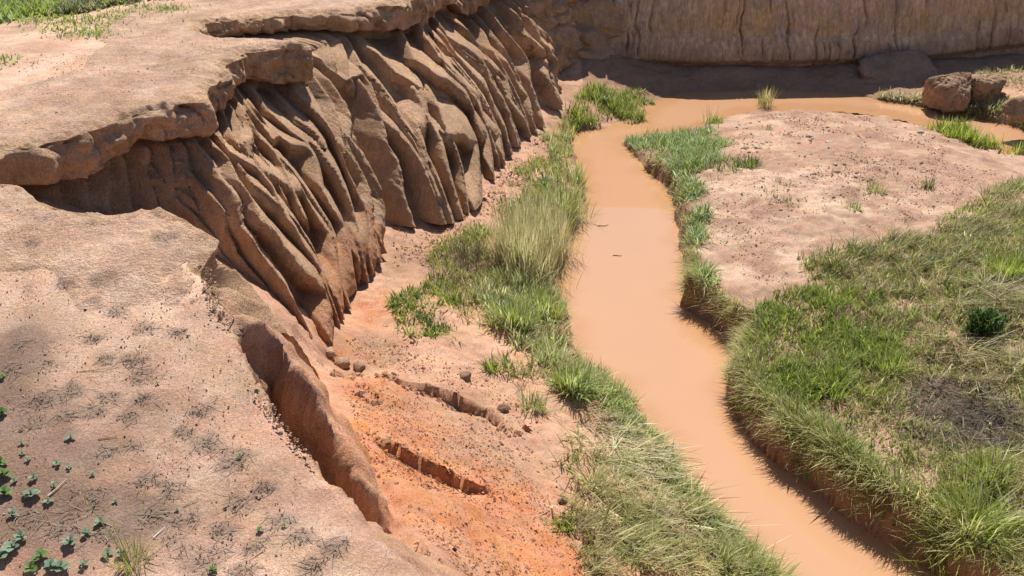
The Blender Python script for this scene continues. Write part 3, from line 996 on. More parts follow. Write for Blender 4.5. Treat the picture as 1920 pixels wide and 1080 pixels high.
def zat(x, y):
    x, y = np.atleast_1d(np.asarray(x, float)), np.atleast_1d(np.asarray(y, float))
    i = np.clip(np.searchsorted(gx, x) - 1, 0, len(gx) - 2)
    j = np.clip(np.searchsorted(gy, y) - 1, 0, len(gy) - 2)
    fx_ = (x - gx[i]) / (gx[i + 1] - gx[i])
    fy_ = (y - gy[j]) / (gy[j + 1] - gy[j])
    return (GZ[j, i] * (1 - fx_) + GZ[j, i + 1] * fx_) * (1 - fy_) + (GZ[j + 1, i] * (1 - fx_) + GZ[j + 1, i + 1] * fx_) * fy_


def on_floor(px, py, z=.4):
    for _ in range(6):
        p = U(px, py, z)
        z = .5 * z + .5 * float(zat(p[0], p[1])[0])
    p[2] = float(zat(p[0], p[1])[0])
    return p


def on_plateau(px, py):
    p = Up(px, py)
    p[2] = max(float(zat(p[0], p[1])[0]), float(zplat0(p[0], p[1]) + .03 * fbm2(p[:1], p[1:2], .8, 3, 11)[0] + .012 * fbm2(p[:1], p[1:2], 4.0, 3, 12)[0]))
    return p


def region(pts, z=.4):
    return np.array([on_floor(a, b, z)[:2] for a, b in pts])


RNG = np.random.default_rng(20)


def sample_in(poly, n, rng=RNG):
    lo, hi = poly.min(0), poly.max(0)
    out = np.zeros((0, 2))
    while len(out) < n:
        p = rng.uniform(lo, hi, (int(n * 1.6) + 60, 2))
        _, ins = poly_dist(p[:, 0], p[:, 1], poly)
        out = np.vstack([out, p[ins]])
    return out[:n]


# ------------------------------------------------------------------ grass
def leaf_material(name, rough=.5, transl=.5):
    m, nt, b = new_mat(name)
    L = nt.links.new
    at = nd(nt, 'ShaderNodeAttribute', attribute_name='Col')
    L(at.outputs['Color'], b.inputs['Base Color'])
    b.inputs['Roughness'].default_value = rough
    b.inputs['Specular IOR Level'].default_value = .3
    tr = nd(nt, 'ShaderNodeBsdfTranslucent')
    L(at.outputs['Color'], tr.inputs['Color'])
    mx = nd(nt, 'ShaderNodeMixShader')
    mx.inputs[0].default_value = transl
    L(b.outputs[0], mx.inputs[1])
    L(tr.outputs[0], mx.inputs[2])
    L(mx.outputs[0], nt.nodes['Material Output'].inputs['Surface'])
    return m


M_GRASS = leaf_material('grass_blade')
M_LEAF = leaf_material('weed_leaf', .6, .25)
M_DRY = leaf_material('dry_stalk', .8, .1)

GREEN = np.array([.285, .350, .080])
FRESH = np.array([.390, .460, .080])
DEEP = np.array([.060, .130, .030])
BLUEG = np.array([.320, .415, .215])
OLIVE = np.array([.390, .375, .140])
STRAW = np.array([.66, .55, .31])
PALE = np.array([.66, .66, .36])
GREY = np.array([.46, .39, .29])
HAY = np.array([.40, .29, .18])
SOOT = np.array([.075, .055, .042])


def blades(base, length, az, lean, curl, width, col, tipcol=None, flat=None, zmin=-1e9):
    """base (n,3); lean = sideways reach at the tip as share of length, curl = how much of the lean comes late; returns verts, tris, colours"""
    n = len(base)
    ts = np.array([0, .38, .72, 1.0])
    lean = np.broadcast_to(lean, (n,))
    curl = np.broadcast_to(curl, (n,))
    width = np.broadcast_to(width, (n,))
    length = np.broadcast_to(length, (n,))
    d = np.stack([np.cos(az), np.sin(az)], 1)
    side = np.stack([-d[:, 1], d[:, 0]], 1)
    V, C = [], []
    up = np.sqrt(np.clip(1 - lean ** 2, .01, 1))
    wprof = [.8, 1.0, .62, 0]
    for k, t in enumerate(ts):
        hx = length * lean * ((1 - curl) * t + curl * t * t)
        hz = length * up * (t + .0 * t) - length * .35 * curl * lean * t * t
        c = base.copy()
        c[:, :2] += d * hx[:, None]
        c[:, 2] += hz
        cc = col if tipcol is None else col + (tipcol - col) * (t ** 1.3)
        if k < 3:
            o = side * (width * wprof[k] * .5)[:, None]
            a, b = c.copy(), c.copy()
            a[:, :2] += o
            b[:, :2] -= o
            V += [a, b]
            C += [cc, cc]
        else:
            V.append(c)
            C.append(cc)
    V = np.stack(V, 1)
    C = np.stack(C, 1)
    tri = np.array([[0, 1, 3], [0, 3, 2], [2, 3, 5], [2, 5, 4], [4, 5, 6]])
    F_ = (np.arange(n)[:, None, None] * 7 + tri[None]).reshape(-1, 3)
    V = V.reshape(-1, 3)
    V[:, 2] = np.maximum(V[:, 2], zmin)
    return V, F_, C.reshape(-1, 3)


class Pile:
    def __init__(self):
        self.V, self.F, self.C, self.n = [], [], [], 0

    def add(self, vfc):
        v, f, c = vfc
        self.V.append(v)
        self.F.append(f + self.n)
        self.C.append(c)
        self.n += len(v)

    def mesh(self, name, mat, origin=None):
        V = np.vstack(self.V)
        if origin is not None:
            V = V - np.asarray(origin)
        return mesh_data(name, V, np.vstack(self.F), mat, False, np.clip(np.vstack(self.C), .005, .9))


def pick(cols, weights, n, rng, spread=.18):
    cols = np.array(cols)
    k = rng.choice(len(cols), n, p=np.array(weights) / np.sum(weights))
    c = cols[k] * rng.uniform(1 - spread, 1 + spread, (n, 1)) * rng.uniform(.94, 1.06, (n, 3))
    return c


def heading(p0, p1, z=.3):
    a, b = on_floor(*p0, z), on_floor(*p1, z)
    return math.atan2(b[1] - a[1], b[0] - a[0])


def sward(pile, pts, n, L, Wd, cols, wts, lean=(.2, .8), curl=(.2, .8), az=None, azs=6.3, thr=-.2, nf=2.0, seed=0, avoid=(), keep_dry=True, wet=.0, tip=None, patch=None, per=13, sd=.035):
    """blades grow in little tufts, each with its own heading, height and colour"""
    rng = np.random.default_rng(900 + seed)
    poly = region(pts) if not isinstance(pts, np.ndarray) else pts
    nc = max(4, n // per)
    q = sample_in(poly, nc, rng)
    de, _ = poly_dist(q[:, 0], q[:, 1], poly)
    dens = fbm2(q[:, 0], q[:, 1], nf, 4, 300 + seed) + .35 * noise2(q[:, 0] * 7, q[:, 1] * 7, 310 + seed)
    k = dens > thr + .55 * np.exp(-de / .10) + .25 * rng.normal(size=nc)
    for (ax, ay, az_, rx, ry) in avoid:
        c = U(ax, ay, az_)
        k &= (((q[:, 0] - c[0]) / rx) ** 2 + ((q[:, 1] - c[1]) / ry) ** 2) > 1 + .5 * rng.normal(size=nc)
    q = q[k]
    nc = len(q)
    ccol = pick(cols, wts, nc, rng, .3)
    if patch is not None:
        c2 = pick(patch[0], patch[1], nc, rng, .12)
        sel = fbm2(q[:, 0], q[:, 1], 1.3, 3, 350 + seed) + .3 * rng.normal(size=nc) > .1
        ccol = np.where(sel[:, None], c2, ccol)
    caz = rng.uniform(0, 6.283, nc) if az is None else az + rng.normal(0, azs, nc)
    clen = rng.uniform(.65, 1.25, nc) * (.75 + .5 * sstep(-.5, .7, fbm2(q[:, 0], q[:, 1], 1.6, 3, 330 + seed)))
    id_ = np.repeat(np.arange(nc), rng.integers(max(3, per // 2), int(per * 1.6), nc))
    m = len(id_)
    g = rng.normal(0, 1, (m, 2)) * (sd * rng.uniform(.5, 1.5, nc))[id_][:, None]
    p = q[id_] + g
    z = zat(p[:, 0], p[:, 1])
    k = z > wet
    p, z, id_, g = p[k], z[k], id_[k], g[k]
    m = len(p)
    out = np.arctan2(g[:, 1], g[:, 0])
    a = np.where(rng.random(m) < (.45 if az is None else .22), out, caz[id_]) + rng.normal(0, .45, m)
    c = np.where((rng.random(m) < .66)[:, None], ccol[id_], pick(cols, wts, m, rng)) * rng.uniform(.55, 1.3, (m, 1))
    t = None if tip is None else c * .55 + tip * .45
    pile.add(blades(np.stack([p[:, 0], p[:, 1], z - .006], 1), rng.uniform(L[0], L[1], m) * clen[id_], a, rng.uniform(lean[0], lean[1], m), rng.uniform(curl[0], curl[1], m), rng.uniform(Wd[0], Wd[1], m) * np.exp(rng.normal(0, .4, m)), c, t))


# --- left bank
lb = Pile()
DOWN = heading((1150, 850), (1420, 1050))
sward(lb, [(1040, 660), (1080, 640), (1110, 690), (1205, 755), (1262, 835), (1300, 920), (1385, 1000), (1490, 1095), (1210, 1095), (1110, 1000), (1080, 900), (1060, 800), (1000, 720)], 10000,
      (.12, .30), (.004, .009), [GREEN, OLIVE, STRAW, PALE, HAY], [6, 4, 2, 3, 1.5], (.55, .99), (.1, .8), DOWN, .8, -.05, seed=1, tip=STRAW)
sward(lb, [(1100, 760), (1210, 800), (1262, 870), (1330, 960), (1420, 1060), (1440, 1095), (1330, 1095), (1200, 960), (1110, 850)], 4500,
      (.16, .34), (.004, .008), [STRAW, GREY, PALE, OLIVE], [4, 2, 3, 2], (.93, .998), (0, .4), DOWN, .35, .0, seed=2, per=10, sd=.05)
sward(lb, [(1075, 660), (1100, 680), (1200, 752), (1262, 838), (1300, 922), (1385, 1002), (1490, 1095), (1420, 1095), (1330, 1010), (1250, 920), (1205, 830), (1130, 760), (1060, 700)], 9000, (.08, .22), (.005, .010), [GREEN, FRESH, BLUEG, OLIVE, PALE], [4, 4, 2, 2, 1.5], (.3, .95), (.3, .9), DOWN, 1.2, -.7, seed=12, tip=PALE)
sward(lb, [(1290, 900), (1310, 900), (1400, 990), (1500, 1095), (1380, 1095), (1300, 980)], 5000, (.12, .28), (.005, .010), [GREEN, FRESH, OLIVE, STRAW], [4, 2, 2, 2], (.3, .9), (.3, .9), DOWN, 1.0, -.5, seed=3, tip=PALE)
sward(lb, [(935, 430), (1000, 410), (1085, 440), (1064, 500), (1054, 555), (1000, 560), (940, 520)], 6500, (.22, .5), (.004, .009), [PALE, STRAW, GREEN, OLIVE], [4, 3, 2, 2], (.05, .45), (.3, 1), None, seed=4, thr=-.1, tip=STRAW)
sward(lb, [(880, 540), (940, 520), (1054, 550), (1080, 605), (1090, 670), (1010, 690), (960, 640), (900, 610)], 5800, (.12, .32), (.006, .013), [GREEN, FRESH, BLUEG, PALE, STRAW], [3, 3, 1, 3, 3], (.2, .8), (.4, 1), None, seed=5, thr=-.1, tip=PALE)
sward(lb, [(1010, 250), (1080, 240), (1076, 285), (1094, 320), (1108, 380), (1085, 440), (1010, 425), (1000, 370), (1040, 320)], 4800, (.12, .3), (.005, .010), [GREEN, OLIVE, FRESH, PALE], [4, 2, 2, 2], (.2, .8), (.3, .9), None, seed=6, thr=-.1, tip=PALE)
sward(lb, [(1070, 190), (1120, 165), (1180, 180), (1238, 195), (1232, 232), (1150, 246), (1085, 250), (1050, 235), (1060, 215)], 9000, (.08, .2), (.006, .012), [GREEN, FRESH, OLIVE, STRAW], [4, 4, 1, 1], (.2, .9), (.3, .9), None, seed=7, thr=-.7)
sward(lb, [(720, 570), (800, 530), (860, 470), (900, 500), (880, 560), (900, 620), (850, 640), (760, 630)], 7000, (.04, .12), (.006, .012), [GREEN, FRESH, DEEP, OLIVE], [4, 3, 2, 1.5], (.3, .95), (.2, .9), None, seed=8, thr=.02, nf=2.6)
sward(lb, [(830, 440), (900, 430), (960, 470), (950, 560), (980, 650), (1030, 720), (980, 740), (880, 640), (800, 500)], 8000, (.05, .2), (.005, .010), [GREEN, OLIVE, STRAW, HAY, FRESH], [3, 2, 2, 2, 2], (.3, .97), (.2, .9), None, seed=9, thr=.12, nf=2.2)
sward(lb, [(850, 425), (905, 380), (960, 320), (1040, 260), (1060, 300), (1010, 380), (1000, 430), (900, 450)], 6000, (.05, .2), (.005, .011), [GREEN, FRESH, OLIVE, STRAW], [4, 2, 2, 2], (.3, .95), (.2, .9), None, seed=10, thr=.15, nf=2.2)
sward(lb, [(1000, 840), (1060, 800), (1110, 880), (1150, 1000), (1220, 1095), (1100, 1095), (1040, 960)], 4500, (.05, .2), (.004, .009), [GREEN, OLIVE, STRAW, HAY], [2, 2, 3, 3], (.5, .99), (.1, .7), DOWN, .9, .10, nf=2.5, seed=11)
add_obj('grass', lb.mesh('grass', M_GRASS), kind='stuff', label='green and straw grass lining the left bank of the stream', cat='grass')

# --- right bank
rb = Pile()
RB = [(1380, 628), (1350, 688), (1390, 765), (1455, 835), (1550, 912), (1660, 995), (1765, 1075), (1800, 1110), (2060, 1120), (2060, 330), (1960, 330), (1890, 345), (1790, 400), (1740, 440), (1620, 455), (1500, 490), (1530, 530), (1460, 572), (1420, 590)]
LIT = [(1775, 745, .43, .36, .34), (1850, 800, .43, .36, .22)]
LODGE = heading((1500, 600), (1750, 800))
sward(rb, RB, 66000, (.06, .16), (.004, .009), [GREEN, FRESH, OLIVE, STRAW, HAY], [4, 3.2, 3, 1.6, 1], (.35, .98), (.2, .9), None, seed=21, thr=-.75, avoid=LIT, patch=([STRAW, OLIVE, HAY, GREEN, PALE], [2.4, 3, 2, 2, 1.2]))
sward(rb, [(1390, 600), (1500, 540), (1640, 560), (1700, 640), (1680, 760), (1560, 760), (1430, 740), (1370, 690)], 17000, (.08, .2), (.005, .010), [FRESH, GREEN, DEEP, OLIVE], [4, 4, 1, 1], (.3, .9), (.3, .9), None, seed=22, thr=-.05)
sward(rb, [(1350, 688), (1390, 765), (1455, 835), (1550, 912), (1660, 995), (1765, 1075), (1840, 1085), (1760, 980), (1640, 880), (1540, 800), (1440, 720)], 15000, (.08, .2), (.004, .009), [OLIVE, PALE, STRAW, GREEN, FRESH], [3.5, 1.6, 1.6, 4, 3], (.4, .97), (.3, 1), LODGE + math.pi * 1.25, 1.5, -.5, seed=23)
sward(rb, [(1700, 560), (1920, 520), (2060, 560), (2060, 1000), (1850, 1010), (1760, 900), (1780, 700)], 15000, (.15, .4), (.003, .008), [STRAW, PALE, HAY, GREY, OLIVE], [4, 2, 2, 2, 2], (.75, .99), (.1, .6), LODGE, .9, -.1, seed=24, avoid=LIT)
sward(rb, [(1500, 490), (1740, 430), (1920, 380), (2060, 400), (2060, 560), (1750, 560), (1600, 560)], 12000, (.12, .3), (.003, .008), [OLIVE, STRAW, GREEN, HAY, DEEP], [3, 3, 3, 2, 2], (.6, .99), (.1, .7), LODGE + .4, 1.0, -.2, seed=25)
# flood wrack: fine dead stems on the bare patch
sward(rb, [(1690, 680), (1760, 660), (1900, 760), (1930, 830), (1860, 860), (1720, 830), (1660, 790)], 8000, (.05, .16), (.003, .006), [HAY * .55, GREY * .45, SOOT * 1.8], [3, 2, 2], (.93, .999), (0, .2), None, seed=26, thr=-.4)
# curtain of roots and drooping blades on the undercut edge
edge_pts = catmull([np.append(np.array(U(a, b, c)[:2]), 0) for a, b, c in [(1284, 505, .1), (1274, 545, .15), (1330, 590, .15), (1385, 630, .2), (1362, 690, .22), (1408, 770, .22), (1485, 845, .22), (1595, 925, .22), (1725, 1005, .22), (1850, 1080, .22), (1990, 1170, .22)]], 3600)
rng = np.random.default_rng(77)
tang = np.gradient(edge_pts[:, :2], axis=0)
nor = np.stack([tang[:, 1], -tang[:, 0]], 1)
nor /= np.linalg.norm(nor, axis=1)[:, None]
for rep_ in range(2):
    e = edge_pts.copy()
    e[:, :2] += rng.normal(0, .03, (len(e), 2)) - nor * rng.uniform(-.16, .02, (len(e), 1)) * -1
    e[:, 2] = zat(e[:, 0], e[:, 1])
    ok = e[:, 2] > .12
    e, nn = e[ok], nor[ok]
    a = np.arctan2(nn[:, 1], nn[:, 0]) + math.pi + rng.normal(0, .7, len(e))
    # towards the water side: pick the heading whose step lowers the ground
    q = zat(e[:, 0] + .15 * np.cos(a), e[:, 1] + .15 * np.sin(a)) > e[:, 2] - .1
    a = np.where(q, a + math.pi, a)
    c = pick([OLIVE, STRAW, PALE, GREEN, FRESH, HAY], [3, 2, 1.5, 4, 2, 1.5], len(e), rng, .4)
    rb.add(blades(e, rng.uniform(.08, .27, len(e)), a, rng.uniform(.5, .98, len(e)), rng.uniform(.6, 1.5, len(e)), rng.uniform(.004, .009, len(e)), c, c * .6 + STRAW * .4, zmin=.003))
add_obj('grass', rb.mesh('grass', M_GRASS), kind='stuff', label='matted green and straw grass covering the right bank beside the bare bar', cat='grass')

# --- the bar's stream edge
bb = Pile()
sward(bb, [(1172, 266), (1240, 256), (1330, 240), (1365, 256), (1350, 300), (1310, 330), (1330, 400), (1320, 480), (1340, 540), (1400, 570), (1370, 620), (1325, 585), (1272, 540), (1290, 490), (1275, 420), (1262, 372), (1215, 310)], 24000,
      (.08, .22), (.005, .010), [GREEN, BLUEG * 1.25, FRESH, OLIVE, PALE], [3, 5, 2, 1, 1.6], (.4, .97), (.3, .9), None, seed=31, thr=-.35)
sward(bb, [(1320, 300), (1420, 290), (1420, 330), (1330, 345)], 1500, (.06, .16), (.005, .010), [GREEN, DEEP, OLIVE], [3, 2, 2], (.3, .95), (.3, .9), None, seed=32, thr=.1)
sward(bb, [(1330, 350), (1500, 330), (1700, 330), (1760, 390), (1600, 450), (1460, 540), (1350, 480)], 2600, (.03, .12), (.004, .009), [GREEN, BLUEG, OLIVE, STRAW, HAY], [2, 2, 2, 2, 1.5], (.4, .97), (.3, .9), None, seed=33, thr=.55, nf=2.2)
add_obj('grass', bb.mesh('grass', M_GRASS), kind='stuff', label='bluish green grass mat along the crumbling stream edge of the bare bar', cat='grass')
fb = Pile()
sward(fb, [(1712, 218), (1800, 240), (1870, 262), (1925, 282), (1925, 296), (1860, 282), (1780, 252), (1712, 228)], 3600, (.10, .26), (.007, .014), [FRESH * 1.1, FRESH, GREEN], [4, 3, 2], (.2, .8), (.3, .9), None, seed=41, thr=-.25, nf=3)
sward(fb, [(1300, 240), (1375, 209), (1400, 208), (1335, 246)], 900, (.10, .22), (.006, .012), [FRESH, GREEN], [3, 2], (.2, .8), (.3, .9), None, seed=42, thr=-.1)
add_obj('grass', fb.mesh('grass', M_GRASS), kind='stuff', label='bright green grass fringe at the far water edge of the bare bar', cat='grass')
gb = Pile()
WHITE = np.array([.78, .74, .66])
for k_, (a_, b_) in enumerate([(1682, 199), (1722, 206), (1786, 216)]):
    sward(gb, [(a_ - 14, b_ - 8), (a_ + 14, b_ - 8), (a_ + 16, b_ + 7), (a_ - 14, b_ + 6)], 420, (.06, .16), (.008, .016), [WHITE, PALE], [4, 1], (.6, .98), (.2, .8), None, seed=47 + k_, thr=-1.2)
sward(gb, [(1650, 180), (1720, 185), (1860, 205), (1880, 235), (1800, 222), (1700, 205), (1645, 192)], 5500, (.10, .28), (.006, .012), [STRAW, PALE, OLIVE, GREY], [4, 3, 2, 2], (.5, .97), (.2, .8), None, seed=43, thr=-.9)
sward(gb, [(1840, 205), (1880, 195), (1980, 215), (1980, 280), (1920, 256), (1860, 236)], 6000, (.12, .34), (.007, .014), [GREEN, FRESH, DEEP], [4, 3, 2], (.3, .95), (.3, .9), None, seed=44, thr=-.9)
sward(gb, [(1800, 150), (1870, 130), (1960, 120), (1980, 200), (1880, 190)], 3500, (.06, .2), (.006, .012), [OLIVE, STRAW, GREEN], [3, 3, 2], (.4, .97), (.2, .8), None, seed=45, thr=-.3)
sward(gb, [(1180, 165), (1260, 175), (1240, 195), (1180, 185)], 900, (.05, .16), (.006, .012), [GREEN, STRAW], [3, 2], (.4, .97), (.2, .8), None, seed=46, thr=.1)
add_obj('grass', gb.mesh('grass', M_GRASS), kind='stuff', label='straw and deep green grass on the far bank below the shaded cliff', cat='grass')

# --- field on the plateau, upper left
pf = Pile()
rng = np.random.default_rng(61)
FP = np.array([Up(a, b)[:2] for a, b in [(-160, 95), (0, 52), (120, 30), (230, 14), (340, -4), (380, -45), (-300, -45)]])
pp = sample_in(FP, 40000, rng)
de, _ = poly_dist(pp[:, 0], pp[:, 1], FP)
kk = fbm2(pp[:, 0], pp[:, 1], 1.6, 3, 361) + .3 * rng.normal(size=len(pp)) > -1.4 + 1.3 * np.exp(-de / .2)
pp = pp[kk]
pz = zat(pp[:, 0], pp[:, 1])
cc_ = pick([GREEN, FRESH, BLUEG, OLIVE], [4, 4, 2, .6], len(pp), rng, .35)
gry = (pp[:, 0] > np.interp(pp[:, 1], [10, 14], [-5.2, -5.4]))
cc_ = np.where(gry[:, None], pick([OLIVE, GREY * .8, GREEN, DEEP], [3, 3, 2, 2], len(pp), rng), cc_)
pf.add(blades(np.stack([pp[:, 0], pp[:, 1], pz - .005], 1), rng.uniform(.06, .17, len(pp)), rng.uniform(0, 6.28, len(pp)), rng.uniform(.3, .95, len(pp)), rng.uniform(.3, .9, len(pp)), rng.uniform(.014, .03, len(pp)), cc_))
for (a, b, r, n_) in [(160, 66, .16, 240), (105, 62, .06, 50), (200, 46, .18, 220), (130, 40, .2, 150), (85, 45, .15, 200), (255, 28, .2, 260), (290, 18, .15, 200), (18, 118, .08, 50)]:
    c0 = Up(a, b)
    q = c0[:2] + rng.normal(0, 1, (n_, 2)) * np.array([r * 1.4, r])
    c = pick([GREEN, FRESH, BLUEG], [3, 3, 2], n_, rng)
    pf.add(blades(np.stack([q[:, 0], q[:, 1], np.maximum(zat(q[:, 0], q[:, 1]), zplat0(q[:, 0], q[:, 1])) - .005], 1), rng.uniform(.03, .09, n_), rng.uniform(0, 6.28, n_), rng.uniform(.3, .95, n_), .6, rng.uniform(.010, .02, n_), c))
add_obj('grass', pf.mesh('grass', M_GRASS), kind='stuff', label='low green weeds and grass on the plateau beyond the bare track', cat='grass')

# ------------------------------------------------------------------ rocks and clods
import bmesh


def rock_mesh(name, size, seed, sub=3, power=3.0, rough=.18, col=C_CLIFF, mat=None, smooth=True):
    bm = bmesh.new()
    bmesh.ops.create_icosphere(bm, subdivisions=sub, radius=1.0)
    V = np.array([v.co[:] for v in bm.verts])
    F_ = np.array([[v.index for v in f.verts] for f in bm.faces])
    bm.free()
    V = V / (np.abs(V) ** power).sum(1)[:, None] ** (1 / power)
    n = fbm3(V[:, 0] + seed, V[:, 1], V[:, 2], 1.3, 4, 400 + seed)
    # flat broken faces
    rr = np.random.default_rng(seed)
    V = V * (1 + rough * n)[:, None]
    for _ in range(7):
        a = rr.normal(size=3)
        a /= np.linalg.norm(a)
        d = V @ a
        lim = rr.uniform(.62, .9)
        V = V - np.outer(np.clip(d - lim, 0, None) * .85, a)
    V = V * (1 + .045 * fbm3(V[:, 0] + seed, V[:, 1], V[:, 2], 6.0, 3, 440 + seed) - .10 * np.exp(-(fbm3(V[:, 0], V[:, 1] + seed, V[:, 2], 2.2, 2, 450 + seed) / .07) ** 2))[:, None]
    V = V * np.array(size) * .5
    cols = np.array(col)[None] * (1 + .18 * fbm3(V[:, 0], V[:, 1], V[:, 2], 4 / max(size), 3, 430 + seed))[:, None]
    V[:, 2] += size[2] * .5 * .8
    return mesh_data(name, V, F_, mat or M_CLIFF, smooth, cols)


bo = U(1832, 182, .36)
boulder = add_obj('boulder', None, label='split brown earth boulder standing below the shaded far cliff', cat='boulder', loc=(bo[0], bo[1] + .3, bo[2] - .24), rot=(0, 0, .1), scale=(1.1, 1, .74))
add_obj('block', rock_mesh('block', (.60, .62, .80), 11, 5, 9.0, .10, C_CLIFF * .8, None, False), parent=boulder, loc=(-.22, .1, 0), rot=(0, -.05, 0))
add_obj('block', rock_mesh('block', (.60, .60, .70), 12, 5, 9.0, .10, C_CLIFF * .75, None, False), parent=boulder, loc=(.25, .14, 0), rot=(0, .08, .2))
sl = U(1750, 165, .3)
add_obj('slab', rock_mesh('slab', (1.35, .9, .22), 14, 4, 4.0, .14, np.array([.36, .25, .17])), label='broad earth slab leaning in shadow against the far cliff', cat='slab', loc=(sl[0] - .1, 17.35, .22), rot=(.55, -.12, .05))
rk = U(1915, 212, .4)
add_obj('boulder', rock_mesh('boulder', (.7, .5, .36), 15, 4, 2.6, .2, C_CLIFF * .85), label='low brown boulder at the right edge behind deep green grass', cat='boulder', loc=(rk[0] + .1, rk[1], rk[2] - .05))

for (a, b, s_, lab, c_) in [
        (618, 664, .13, 'brown earth clod lodged at the foot of the bulging fin', C_CLIFF),
        (640, 682, .17, 'larger earth clod beside the fin foot at the ledge start', C_CLIFF * .9),
        (672, 690, .14, 'rounded earth clod on the ledge shadow near the fins', C_BROWN),
        (872, 706, .12, 'dark earth clod on the slope above the long ledge', C_BROWN),
        (944, 768, .11, 'earth clod at the lower end of the long ledge', C_BROWN * .9),
        (1055, 940, .085, 'flat dark stone among sparse grass right of orange slope', C_BROWN * .9),
        (1100, 970, .03, 'tiny white pebble below the flat dark stone', np.array([.75, .72, .68])),
        (1088, 1025, .025, 'tiny white pebble nearest the bottom edge by grass', np.array([.75, .72, .68])),
        (852, 1047, .03, 'small black lump on the orange slope near the bottom', np.array([.03, .028, .035])),
        (925, 1037, .024, 'small grey stone on the orange slope right of black lump', np.array([.2, .17, .16])),
        (1727, 243, .10, 'pale stone on the far flank of the bare bar', np.array([.55, .5, .44]))]:
    p = on_floor(a, b, .6)
    sd_ = int(a)
    add_obj('stone' if s_ < .1 else 'clod', rock_mesh('stone', (s_, s_ * .8, s_ * .62), sd_, 3 if s_ > .07 else 2, 2.6, .2, c_), label=lab, cat='stone' if s_ < .1 else 'clod', loc=(p[0], p[1], p[2] - s_ * .1), rot=(0, 0, sd_ * .7))

# loose stones on the bar, and what is too small to count
stone_kinds = [rock_mesh('stone', (1, .8, .6), 500 + k, 2, 2.5, .22, c_) for k, c_ in enumerate([C_BROWN * 1.1, C_BAR * 1.1, np.array([.38, .31, .25]), C_BROWN * .8, np.array([.55, .46, .37])])]
rng = np.random.default_rng(88)
SP = region([(1380, 225), (1500, 208), (1640, 215), (1780, 260), (1760, 330), (1600, 340), (1420, 330), (1360, 290)], .4)
sp_ = sample_in(SP, 420, rng)
sp_ = sp_[fbm2(sp_[:, 0], sp_[:, 1], 1.2, 3, 160) + .25 * rng.normal(size=len(sp_)) > .25][:105]
for k, (x, y) in enumerate(sp_):
    s_ = float(np.clip(rng.lognormal(-3.25, .5), .02, .13))
    add_obj('stone', stone_kinds[k % 5], label='small dark stone lying loose on the bare gravelly bar', cat='stone', group='loose stones on the bar', loc=(x, y, float(zat(x, y)[0]) - s_ * .12), rot=(0, 0, float(rng.uniform(0, 6.28))), scale=(s_, s_ * float(rng.uniform(.7, 1.2)), s_ * float(rng.uniform(.5, .95))))


def crumbs(poly, n, size, cols, wts, seed, thr=-9, nf=2.0, zf=zat):
    r = np.random.default_rng(seed)
    p = sample_in(poly, n, r)
    k = fbm2(p[:, 0], p[:, 1], nf, 3, 600 + seed) + .3 * r.normal(size=n) > thr
    p = p[k]
    n = len(p)
    octa = np.array([[1, 0, 0], [-.9, .2, 0], [0, 1, 0], [.1, -1, 0], [0, 0, .8], [0, .1, -.6]])
    tri = np.array([[0, 2, 4], [2, 1, 4], [1, 3, 4], [3, 0, 4], [2, 0, 5], [1, 2, 5], [3, 1, 5], [0, 3, 5]])
    s_ = np.clip(r.lognormal(math.log(size), .45, n), size * .4, size * 3.2)
    a = r.uniform(0, 6.28, n)
    v = octa[None] * (1 + .35 * r.normal(size=(n, 6, 3)))
    v = v * s_[:, None, None] * .5
    ca, sa = np.cos(a)[:, None], np.sin(a)[:, None]
    vx, vy = v[..., 0] * ca - v[..., 1] * sa, v[..., 0] * sa + v[..., 1] * ca
    V = np.stack([vx + p[:, :1], vy + p[:, 1:2], v[..., 2] + (zf(p[:, 0], p[:, 1]) + s_ * .12)[:, None]], 2)
    c = pick(cols, wts, n, r, .25)
    return V.reshape(-1, 3), (np.arange(n)[:, None, None] * 6 + tri[None]).reshape(-1, 3), np.repeat(c, 6, 0)


def ledge_clods(n, size, seed):
    r = np.random.default_rng(seed)
    out = Pile()
    for P, a, w in SCARPS:
        k = max(12, int(n * np.linalg.norm(np.diff(P, axis=0), axis=1).sum()))
        t = r.uniform(0, len(P) - 1, k)
        i = np.minimum(t.astype(int), len(P) - 2)
        q = P[i] + (P[i + 1] - P[i]) * (t - i)[:, None] + r.normal(0, .05, (k, 2)) + np.array([-.02, -.07])
        tri_ = np.array([[-.02, -.02], [.02, -.02], [0, .02]])
        for c in q:
            out.add(crumbs(tri_ + c, 2, size * r.uniform(.5, 1.6), [C_ORANGE * .9, C_BROWN, C_PINK], [2, 3, 2], int(r.integers(1, 9999))))
    return out


zsurf = lambda x, y: np.maximum(zat(x, y), zplat0(x, y) + .03 * fbm2(x, y, .8, 3, 11) + .012 * fbm2(x, y, 4.0, 3, 12) + .002)
cr = Pile()
cr.add(crumbs(SP, 6500, .015, [C_BROWN * 1.2, C_BAR * 1.2, C_DARK * 2.2, C_SAND], [3, 3, 1., 2.5], 1, .05))
cr.add(crumbs(region([(1330, 300), (1500, 330), (1760, 300), (1880, 320), (1780, 390), (1500, 480), (1460, 560), (1330, 480)], .45), 5200, .012, [C_BROWN * 1.1, C_BAR * 1.1, C_SAND], [3, 3, 2], 2, .0))
add_obj('gravel', cr.mesh('gravel', M_GROUND), kind='stuff', label='brown gravel and crumbs strewn over the bare bar', cat='gravel')
cr = ledge_clods(60, .020, 4)
OS = region([(640, 720), (720, 705), (860, 790), (1000, 900), (1080, 1000), (1130, 1095), (860, 1095), (760, 980), (680, 850)], .8)
cr.add(crumbs(OS, 8000, .009, [C_ORANGE * 1.1, C_ORANGE * .8, C_PINK * 1.1, C_BROWN], [4, 3, 3, 1], 3, -.2))
